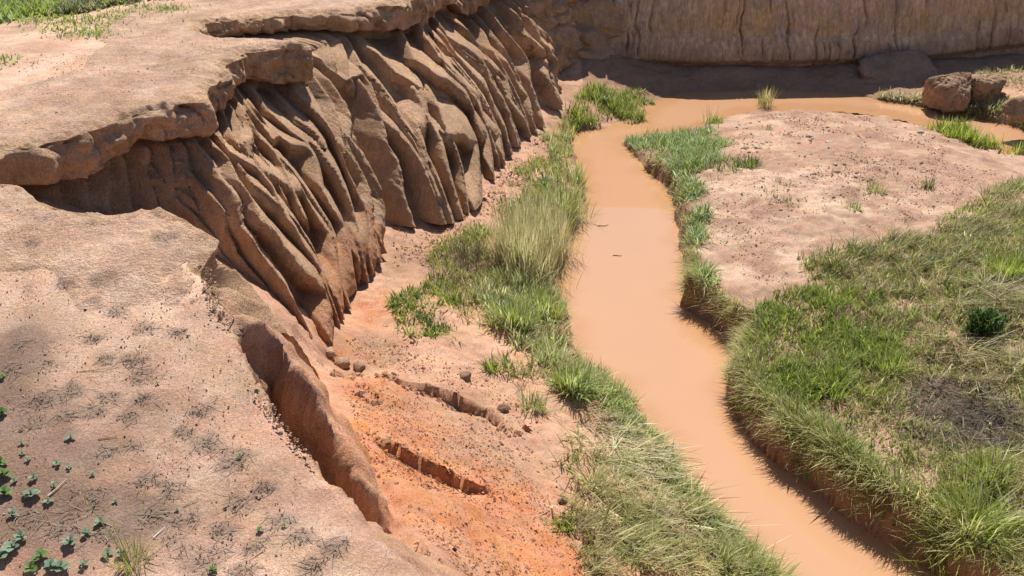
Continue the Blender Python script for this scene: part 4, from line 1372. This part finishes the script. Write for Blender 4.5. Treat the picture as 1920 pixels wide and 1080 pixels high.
cr.add(crumbs(region([(640, 640), (760, 600), (900, 700), (1000, 760), (1080, 900), (1130, 1060), (1000, 900), (800, 740)], .5), 3000, .011, [C_PINK * 1.1, C_BROWN * 1.2, C_BROWN * .8], [4, 3, .6], 4, .1))
cr.add(crumbs(region([(740, 420), (850, 430), (960, 300), (1050, 235), (1100, 170), (1090, 200), (1000, 330), (900, 440), (760, 560), (730, 520)], .4), 3000, .016, [C_PINK * 1.1, C_BROWN * 1.2, C_BROWN], [3, 3, .7], 5, .0))
add_obj('gravel', cr.mesh('gravel', M_GROUND), kind='stuff', label='orange and brown earth crumbs on the slope below the cliff', cat='gravel')
cr = Pile()
NP_ = np.array([Up(a, b)[:2] for a, b in [(-120, 420), (60, 390), (280, 420), (370, 520), (410, 620), (520, 800), (640, 960), (760, 1090), (-160, 1090)]])
cr.add(crumbs(NP_, 4200, .0055, [C_PLAT, C_BROWN * .6, C_DARK, C_BROWN], [3, 1.5, 1, 2], 6, -.1, zf=zsurf))
EDG = np.array([Up(a, b)[:2] for a, b in [(370, 490), (395, 500), (430, 590), (470, 690), (560, 820), (600, 870), (540, 820), (440, 690), (395, 600)]])
cr.add(crumbs(EDG, 900, .009, [C_BROWN * 1.1, C_BROWN * .8, C_PLAT], [3, 1, 2], 7, -.3, zf=zsurf))
FPL = np.array([Up(a, b)[:2] for a, b in [(-120, 210), (60, 120), (300, 70), (520, 40), (420, 95), (350, 150), (240, 185), (60, 230), (-100, 250)]])
cr.add(crumbs(FPL, 2200, .008, [C_PLAT, C_BROWN * .8, C_BROWN * 1.1], [3, 1.5, 2], 8, -.1, zf=zsurf))
add_obj('gravel', cr.mesh('gravel', M_GROUND), kind='stuff', label='fine dark crumbs scattered over the pink bare plateau', cat='gravel')

# ------------------------------------------------------------------ dead plant mats pressed into the plateau
rng = np.random.default_rng(99)
seen_labels = {}
for (a, b, r) in MATS:
    size = 'large' if r >= 1.15 else 'mid-sized' if r >= .95 else 'small'
    near = min(((math.hypot(a - wa, b - wb), w_) for wa, wb, w_ in [
        (60, 950, 'among the leafy weeds at the left'), (246, 1040, 'beside the near grass plant'), (400, 1060, 'at the bottom edge below the bare slope'), (560, 1000, 'beside the plateau edge above the orange slope'),
        (430, 850, 'near the rim below the trench start'), (330, 610, 'near the rim beside the notch'), (300, 450, 'at the far end below the dark hollow'), (20, 680, 'by the left edge above the weeds'), (130, 540, 'in the far left part of the plateau'),
        (260, 690, 'in the middle of the bare plateau'), (150, 770, 'above the lone seedling left of the middle'), (300, 900, 'right of the tall grass stems')]))[1]
    seen_labels.setdefault((size, near), []).append((b, a))
for k, (a, b, r) in enumerate(MATS):
    size = 'large' if r >= 1.15 else 'mid-sized' if r >= .95 else 'small'
    near = [key[1] for key, v_ in seen_labels.items() if key[0] == size and (b, a) in v_][0]
    peers = sorted(seen_labels[(size, near)])
    rank = '' if len(peers) == 1 else ['uppermost ', 'second ', 'third ', 'fourth ', 'fifth '][peers.index((b, a))]
    mat_label = f'{rank}{size} dark dead plant mat {near}'
    o = on_plateau(a, b)
    n = int(26 * r)
    rad = .085 * r
    q = np.clip(rng.normal(0, 1, (n, 2)), -1.5, 1.5) * np.array([rad * .5, rad * .38])
    az = rng.normal(.35, .9, n) + np.where(rng.random(n) < .5, math.pi, 0)
    X, Y = o[0] + q[:, 0], o[1] + q[:, 1]
    base = np.stack([X, Y, zsurf(X, Y) + .003], 1)
    c = pick([SOOT * 3.0, GREY * .5, HAY * .6, GREY * .7], [3, 3, 3, 2], n, rng)
    P_ = Pile()
    P_.add(blades(base, rng.uniform(.02, .075, n) * (.6 + .5 * r), az, rng.uniform(.985, .9995, n), .2, rng.uniform(.0015, .0035, n), c))
    m = int(22 * r)
    q = np.clip(rng.normal(0, 1, (m, 2)), -1.3, 1.3) * rad * .38
    X, Y = o[0] + q[:, 0], o[1] + q[:, 1]
    P_.add(blades(np.stack([X, Y, zsurf(X, Y)], 1), rng.uniform(.008, .022, m), rng.uniform(0, 6.28, m), rng.uniform(.6, .97, m), .5, rng.uniform(.003, .007, m), pick([SOOT * 2.2, HAY * .5], [3, 2], m, rng)))
    add_obj('dead_plant', P_.mesh('dead_plant', M_DRY, o), label=mat_label, cat='dead plant', group='dead plant mats on the plateau', loc=tuple(o))

# ------------------------------------------------------------------ leafy weeds in the near corner
def leaf_mesh(name, col, seed):
    r = np.random.default_rng(seed)
    us = np.array([0, .12, .3, .5, .7, .88, 1.0])
    wd = np.array([.03, .16, .34, .42, .38, .22, .02])
    V, C = [], []
    for u, w_ in zip(us, wd):
        zc = .30 * u - .28 * u * u
        for sgn, fz in ((-1, .10), (0, 0), (1, .10)):
            V.append((u, sgn * w_ * r.uniform(.92, 1.08), zc + fz * w_ * 1.2))
            C.append(col * (1.0 if sgn else 1.18) * r.uniform(.92, 1.08))
    F_ = []
    for i in range(len(us) - 1):
        for j in range(2):
            F_.append((i * 3 + j, i * 3 + j + 1, i * 3 + j + 4, i * 3 + j + 3))
    return mesh_data(name, np.array(V), np.array(F_), M_LEAF, True, np.array(C))


def rod_mesh(name, r0, r1, col, n=5):
    an = np.arange(n) / n * 6.283
    V = np.vstack([np.stack([r0 * np.cos(an), r0 * np.sin(an), 0 * an], 1), np.stack([r1 * np.cos(an), r1 * np.sin(an), 0 * an + 1], 1)])
    F_ = np.array([(j, (j + 1) % n, n + (j + 1) % n, n + j) for j in range(n)])
    return mesh_data(name, V, F_, M_LEAF, True, np.tile(col, (2 * n, 1)))


WEED_STEM = rod_mesh('stem', .09, .06, np.array([.16, .17, .09]))
LEAF_STALK = rod_mesh('stalk', .035, .03, np.array([.20, .22, .12]))
LEAF_B = [leaf_mesh('leaf', c, k) for k, c in enumerate([np.array([.15, .215, .13]), np.array([.18, .245, .16]), np.array([.115, .17, .10])])]
LEAF_G = [leaf_mesh('leaf', c, 10 + k) for k, c in enumerate([np.array([.10, .16, .04]), np.array([.125, .185, .05]), np.array([.075, .13, .03])])]
WEEDS = [
    (62, 941, .052, 7, 0, 'largest grey-green leafy weed on the dark litter, casting a shadow'), (135, 833, .034, 5, 0, 'grey-green seedling alone on bare soil above the others'),
    (110, 884, .028, 4, 0, 'small leafy seedling above the white stick'), (132, 889, .024, 4, 0, 'small leafy seedling just right of another above the stick'), (176, 898, .022, 4, 0, 'tiny dark seedling right of the white stick top'),
    (67, 910, .032, 5, 0, 'upright grey-green seedling above the largest weed'), (30, 913, .026, 4, 0, 'small grey-green seedling left of the upright one'), (93, 951, .030, 5, 0, 'grey-green seedling right of the largest weed'),
    (188, 982, .040, 6, 0, 'grey-green rosette at the edge of the litter, left of grass plant'), (163, 1007, .036, 5, 0, 'grey-green rosette below the litter-edge one'), (135, 1027, .045, 7, 0, 'broad grey-green rosette above the bottom cluster'),
    (44, 1021, .042, 6, 0, 'grey-green weed above the bottom left corner clump'), (27, 1040, .052, 7, 0, 'large grey-green weed in the bottom left corner clump'), (7, 1053, .055, 6, 0, 'broad leaved weed cut by the left edge at bottom'),
    (27, 975, .036, 5, 0, 'flat grey-green weed near the left edge below the largest'), (43, 843, .024, 4, 0, 'tiny seedling highest of three near the left edge'), (44, 864, .022, 4, 0, 'tiny seedling middle of three near the left edge'),
    (55, 876, .024, 4, 0, 'tiny seedling lowest of three near the left edge'), (204, 1044, .036, 5, 0, 'grey-green weed at the foot of grass plant, left side'), (228, 1040, .036, 5, 0, 'grey-green weed at the foot of grass plant, inner'),
    (158, 1067, .034, 5, 0, 'grey-green weed at bottom between cluster and grass plant'), (216, 939, .018, 4, 0, 'tiny seedling behind the tall grass stems'), (330, 947, .018, 4, 0, 'tiny seedling beside a thin twig on bare soil'),
    (104, 921, .024, 4, 0, 'small seedling touching the white stick'), (98, 1071, .055, 8, 0, 'dense grey-green weed in the bottom cluster centre'), (80, 1052, .050, 7, 1, 'yellow-green weed at the top of the bottom cluster'),
    (118, 1074, .050, 8, 0, 'dense grey-green weed at the right of the bottom cluster'), (60, 1074, .050, 7, 1, 'yellow-green weed at the left of the bottom cluster'), (6, 884, .045, 8, 1, 'bright green weed at the left edge, upper'),
    (10, 905, .050, 8, 1, 'bright green weed at the left edge, middle'), (12, 938, .050, 8, 1, 'bright green weed at the left edge, lower'), (5, 782, .045, 8, 1, 'bright green weed alone at the left edge'),
    (487, 991, .024, 6, 1, 'small bright green seedling on bare soil near orange slope'), (398, 1068, .030, 8, 1, 'bright green seedling at the bottom on a dead mat'), (295, 720, .018, 5, 1, 'tiny green sprout beside dark dead mats mid plateau'),
    (449, 852, .022, 5, 1, 'tiny green sprout on the broad dead mat'), (533, 985, .018, 5, 1, 'tiny green sprout right of the bright seedling'),
    (8, 718, .03, 5, 1, 'green seedling with a twig at the left edge')]
rng = np.random.default_rng(123)
for (a, b, s_, n, kd, lab) in WEEDS:
    o = on_plateau(a, b)
    o[2] = float(zsurf(o[:1], o[1:2])[0])
    e = add_obj('leafy_weed', None, label=lab, cat='weed', group='leafy weeds in the near corner', loc=tuple(o), rot=(0, 0, float(rng.uniform(0, 6))))
    add_obj('stem', WEED_STEM, parent=e, loc=(0, 0, -.15 * s_), scale=(s_, s_, s_ * .75))
    for k in range(n):
        inner = k >= n * .6
        sc = .82 * s_ * rng.uniform(.75, 1.1) * (.7 if inner else 1)
        lf = add_obj('leaf', (LEAF_B if kd == 0 else LEAF_G)[k % 3], parent=e, loc=(0, 0, float(.25 * s_ + .25 * s_ * inner)), rot=(float(rng.normal(0, .15)), float(-rng.uniform(.0, .35) - .35 * inner), float(k * 2.4 + rng.normal(0, .2))), scale=(sc, sc, sc))
        add_obj('stalk', LEAF_STALK, parent=lf, loc=(.16, 0, .03), rot=(0, -math.pi / 2 - .25, 0), scale=(1, 1, .22))


# ------------------------------------------------------------------ single tufts, bushes and stems
def tuft(name, a, b, n, L, spread, cols, wts, lab, cat='grass tuft', wd=(.005, .011), lean=(.05, .8), curl=.7, group=None, plateau=False, tip=None, mat=None, z0=.4, az=None, azs=1.0):
    r = np.random.default_rng(int(a * 7 + b))
    o = on_plateau(a, b) if plateau else on_floor(a, b, z0)
    if plateau:
        o[2] = float(zsurf(o[:1], o[1:2])[0])
    q = r.normal(0, 1, (n, 2)) * spread
    X, Y = o[0] + q[:, 0], o[1] + q[:, 1]
    z = zsurf(X, Y) if plateau else zat(X, Y)
    c = pick(cols, wts, n, r)
    outw = np.arctan2(q[:, 1], q[:, 0]) + r.normal(0, .6, n) if az is None else az + r.normal(0, azs, n)
    e = add_obj(name, None, label=lab, cat=cat, group=group, loc=tuple(o))
    P_ = Pile()
    P_.add(blades(np.stack([X, Y, z - .006], 1), r.uniform(L[0], L[1], n), outw, r.uniform(lean[0], lean[1], n), curl, r.uniform(wd[0], wd[1], n), c, None if tip is None else c * .5 + tip * .5))
    add_obj('blades', P_.mesh('blades', mat or M_GRASS, o), parent=e)
    m = max(14, n // 5)
    q = r.normal(0, 1, (m, 2)) * spread * 1.05
    X, Y = o[0] + q[:, 0], o[1] + q[:, 1]
    z = zsurf(X, Y) if plateau else zat(X, Y)
    P_ = Pile()
    P_.add(blades(np.stack([X, Y, z - .004], 1), r.uniform(.35, .8, m) * L[0], r.uniform(0, 6.28, m), r.uniform(.75, .98, m), .4, r.uniform(wd[0], wd[1], m) * .8, pick([HAY, STRAW * .8, GREY * .7], [3, 2, 2], m, r)))
    add_obj('thatch', P_.mesh('thatch', M_DRY, o), parent=e)
    return e


G3 = ([GREEN, FRESH, OLIVE], [4, 3, 1])
tuft('grass_tussock', 985, 500, 900, (.35, .72), .16, [PALE, STRAW, OLIVE, GREEN], [4, 3, 1.5, 1.5], 'tall pale feathery grass tussock on the left bank above the water', lean=(.02, .5), tip=STRAW, wd=(.004, .008))
tuft('grass_tussock', 1030, 470, 500, (.3, .6), .13, [PALE, STRAW, GREEN], [4, 3, 2], 'pale grass tussock leaning over the water beside the tallest one', lean=(.1, .6), tip=STRAW, wd=(.004, .008))
tuft('grass_tussock', 1075, 735, 320, (.18, .38), .06, [BLUEG, GREEN, FRESH, PALE], [2, 3, 3, 2], 'dense bluish green tussock on the left bank at mid stream', lean=(.1, .85), wd=(.008, .015))
tuft('grass_tussock', 965, 610, 300, (.16, .36), .09, [GREEN, FRESH, BLUEG, PALE], [3, 4, 1, 2], 'lush green broad-bladed tussock below the pale feathery grass', lean=(.1, .85), wd=(.008, .016))
tuft('grass_tussock', 1020, 590, 280, (.16, .36), .09, [GREEN, BLUEG, PALE, FRESH], [3, 1, 3, 3], 'green tussock beside the water below the pale tussocks', lean=(.1, .85), wd=(.007, .014))
tuft('grass_tussock', 1055, 400, 500, (.2, .5), .12, [GREEN, OLIVE, PALE, FRESH], [4, 2, 2, 2], 'green tussock at the water edge above the pale feathery grass', lean=(.1, .8), wd=(.006, .012))
tuft('weed_clump', 975, 396, 60, (.12, .26), .03, [BLUEG, GREEN], [3, 1], 'bluish broad-leaved weed alone on bare soil below the cliff', 'weed', wd=(.02, .04), lean=(.3, .9))
tuft('weed_clump', 1022, 352, 60, (.12, .26), .03, [DEEP, GREEN, BLUEG], [2, 2, 1], 'dark broad-leaved weed in the grass right of the bluish weed', 'weed', wd=(.02, .04), lean=(.3, .9))
tuft('weed_clump', 1130, 190, 70, (.12, .28), .05, [BLUEG, GREEN], [2, 2], 'bluish weed among green mats near the far pool', 'weed', wd=(.02, .04), lean=(.3, .9))
o = on_floor(1840, 638, .45)
bush = add_obj('bush', None, label='dark green leafy bush standing out of the right bank grass', cat='bush', loc=tuple(o))
r_ = np.random.default_rng(8)
n = 1500
v_ = r_.normal(size=(n, 3))
v_ /= np.linalg.norm(v_, axis=1)[:, None]
v_ = v_ * (r_.random(n) ** .4)[:, None] * np.array([.17, .15, .15]) * (1 + .35 * noise3(v_[:, 0] * 2.2, v_[:, 1] * 2.2, v_[:, 2] * 2.2, 9))[:, None] + np.array([0, 0, .13])
v_[:, 2] = np.abs(v_[:, 2])
P_ = Pile()
P_.add(blades(v_, r_.uniform(.03, .08, n), r_.uniform(0, 6.28, n), r_.uniform(.2, .95, n), .5, r_.uniform(.010, .022, n), pick([DEEP, DEEP * .75, GREEN * .7], [4, 2, 2], n, r_, .35)))
add_obj('foliage', P_.mesh('foliage', M_GRASS), parent=bush)
P_ = Pile()
P_.add(blades(r_.normal(0, .02, (14, 3)) * np.array([1, 1, 0]), r_.uniform(.12, .24, 14), r_.uniform(0, 6.28, 14), r_.uniform(.1, .7, 14), .3, .008, pick([HAY * .6], [1], 14, r_)))
add_obj('stem', P_.mesh('stem', M_DRY), parent=bush)
tuft('grass_tussock', 1888, 520, 420, (.15, .32), .09, [FRESH, FRESH * 1.15, GREEN], [4, 2, 2], 'bright green tussock above the dark bush by the right edge', lean=(.1, .85))
tuft('grass_tussock', 1665, 690, 260, (.12, .26), .08, *G3, 'bright green tussock on the right bank beside the bare litter patch', lean=(.1, .85))
tuft('grass_tussock', 1850, 905, 320, (.15, .34), .09, *G3, 'green tussock below the litter patch by the right edge', lean=(.1, .9))
tuft('grass_tussock', 1800, 1050, 500, (.2, .42), .12, [FRESH, GREEN, PALE], [4, 3, 2], 'bright green tussock hanging over the bank at the bottom right', lean=(.3, .97))
tuft('grass_tussock', 1435, 197, 130, (.25, .5), .06, [OLIVE, STRAW, GREEN], [3, 3, 2], 'thin upright reed tuft at the far pool edge of the bar', lean=(.02, .5), wd=(.006, .010))
tuft('grass_tussock', 1330, 225, 60, (.2, .42), .07, [OLIVE, STRAW], [2, 2], 'sparse reed stems left of the upright reed tuft', lean=(.05, .6), wd=(.004, .007))
tuft('grass_tussock', 1740, 352, 90, (.08, .24), .035, [DEEP, OLIVE, HAY], [3, 2, 2], 'small dark tuft alone on the right of the bare bar', lean=(.1, .8))
tuft('grass_tussock', 1640, 358, 120, (.06, .2), .07, [GREEN, OLIVE, STRAW], [3, 2, 2], 'thin olive tuft on the bar left of the small dark tuft', lean=(.2, .9))
tuft('grass_tussock', 1405, 312, 180, (.06, .2), .06, [DEEP, GREEN], [3, 3], 'dark green tuft at the left end of the bare bar', lean=(.2, .9))
tuft('grass_tussock', 1602, 392, 80, (.05, .14), .05, [GREEN, BLUEG], [3, 2], 'faint green tuft below the thin olive tuft on the bar', lean=(.2, .9))
tuft('grass_tussock', 1440, 240, 40, (.05, .12), .03, [GREEN, OLIVE], [3, 2], 'tiny tuft among stones on the bar crest', lean=(.2, .9))
tuft('grass_tussock', 922, 695, 110, (.06, .16), .035, [GREEN, DEEP, FRESH], [3, 2, 2], 'small green tuft on bare soil right of the ledge', lean=(.1, .85))
tuft('grass_tussock', 1058, 995, 90, (.05, .13), .035, [GREEN, FRESH], [3, 2], 'small green tuft between the two white pebbles', lean=(.2, .9))
tuft('grass_tussock', 1000, 765, 120, (.08, .2), .05, [GREEN, OLIVE, BLUEG], [3, 2, 1], 'green tuft at the lower end of the ledge', lean=(.2, .9))
tuft('grass_tussock', 885, 445, 160, (.05, .14), .07, *G3, 'low green tuft beside the block shadow at the cliff foot', lean=(.3, .95))
tuft('dead_bush', 880, 500, 170, (.12, .34), .08, [GREY * .5, HAY * .6, SOOT * 2], [3, 3, 2], 'dry grey-brown dead bush among green patches left of tussocks', 'dead bush', wd=(.004, .008), lean=(.1, .9), mat=M_DRY, curl=.1)
tuft('grass_plant', 246, 1062, 110, (.06, .17), .03, [GREEN, OLIVE, FRESH, STRAW], [3, 3, 2, 1], 'grass plant with tall thin stems in the near left corner', 'grass', wd=(.002, .005), lean=(.1, .9), plateau=True)
gp = bpy.data.objects['grass_plant']
o = np.array(gp.location)
for (a, ln) in [(208, .42), (276, .40), (232, .22), (306, .28)]:
    an = math.atan2(.1, 1.0 if a > 246 else -1.0)
    le = min(.75, abs(a - 246) / 120. + .05)
    P_ = Pile()
    P_.add(blades(np.zeros((1, 3)), np.array([ln]), np.array([an]), np.array([le]), .2, np.array([.0065]), OLIVE[None] * .6, OLIVE[None] * .8))
    st_ = add_obj('stem', P_.mesh('stem', M_GRASS), parent=gp)
    tip_ = np.array([math.cos(an) * ln * le, math.sin(an) * ln * le, ln * math.sqrt(1 - le * le) - ln * .07 * le])
    rr_ = np.random.default_rng(int(a))
    P_ = Pile()
    P_.add(blades(tip_[None] * (1 - .18 * rr_.random((16, 1))), rr_.uniform(.012, .03, 16), rr_.uniform(0, 6.28, 16), rr_.uniform(.2, .7, 16), .3, .004, pick([STRAW * .8, OLIVE], [2, 2], 16, rr_)))
    add_obj('seed_head', P_.mesh('seed_head', M_GRASS), parent=st_)


def stick(p0, p1, r0, col, lab, seed=0, bend=.04, name='stick'):
    p0, p1 = np.array(p0, float), np.array(p1, float)
    r = np.random.default_rng(seed)
    n, k = 7, 6
    ax = p1 - p0
    ln = np.linalg.norm(ax)
    ax /= ln
    s1 = np.cross(ax, [0, 0, 1.])
    s1 /= np.linalg.norm(s1)
    s2 = np.cross(s1, ax)
    V = []
    for i in range(n):
        t = i / (n - 1)
        c = (p1 - p0) * t + s1 * bend * ln * math.sin(t * 3.1 + seed) * r.uniform(.6, 1.2)
        rad = r0 * (1 - .6 * t) * r.uniform(.85, 1.15)
        for j in range(k):
            an = j / k * 6.283
            V.append(c + rad * (math.cos(an) * s1 + math.sin(an) * s2))
    F_ = [(i * k + j, i * k + (j + 1) % k, (i + 1) * k + (j + 1) % k, (i + 1) * k + j) for i in range(n - 1) for j in range(k)]
    V = np.array(V)
    C = np.array(col)[None] * r.uniform(.85, 1.15, (len(V), 1))
    return add_obj(name, mesh_data(name, V, np.array(F_), M_DRY, True, C), label=lab, cat='stick', loc=tuple(p0))


def pstick(a, b, c, d, r0, col, lab, seed):
    p, q = on_plateau(a, b), on_plateau(c, d)
    p[2] = float(zsurf(p[:1], p[1:2])[0]) + r0
    q[2] = float(zsurf(q[:1], q[1:2])[0]) + r0 * 2.5
    stick(p, q, r0, col, lab, seed)


pstick(92, 940, 130, 911, .0040, (.62, .55, .46), 'pale dry stick on the dark litter beside seedlings', 1)
pstick(287, 1009, 310, 985, .0035, (.70, .66, .60), 'pale broken stick right of the grass plant', 2)
pstick(342, 941, 370, 929, .0025, (.36, .26, .19), 'thin brown twig on bare soil near a tiny seedling', 3)
pstick(2, 1045, 20, 1024, .0035, (.60, .55, .47), 'pale stick at the left edge beside the corner weeds', 4)
pstick(0, 722, 26, 706, .0025, (.20, .14, .10), 'dark twig at the left edge', 5)
pstick(150, 700, 222, 686, .002, (.24, .18, .13), 'long thin dark twig lying across the middle of the plateau', 6)
pstick(185, 830, 222, 823, .0022, (.2, .15, .11), 'short dark twig right of the lone seedling', 7)
for (a, b, c, d, lab, sd_) in [(1150, 480, 1165, 478, 'dark twig afloat on the pale stretch of water', 11), (1122, 424, 1140, 420, 'thin dark twig afloat near the pale tussocks', 12)]:
    p, q = U(a, b, .004), U(c, d, .006)
    stick(p, q, .006, (.20, .13, .08), lab, sd_, .22)
p, q = on_floor(1145, 905, .3), on_floor(1168, 945, .3)
stick(p + [0, 0, .14], q + [0, 0, .12], .008, (.34, .21, .15), 'brown stick lying on the lodged straw of the left bank', 13)
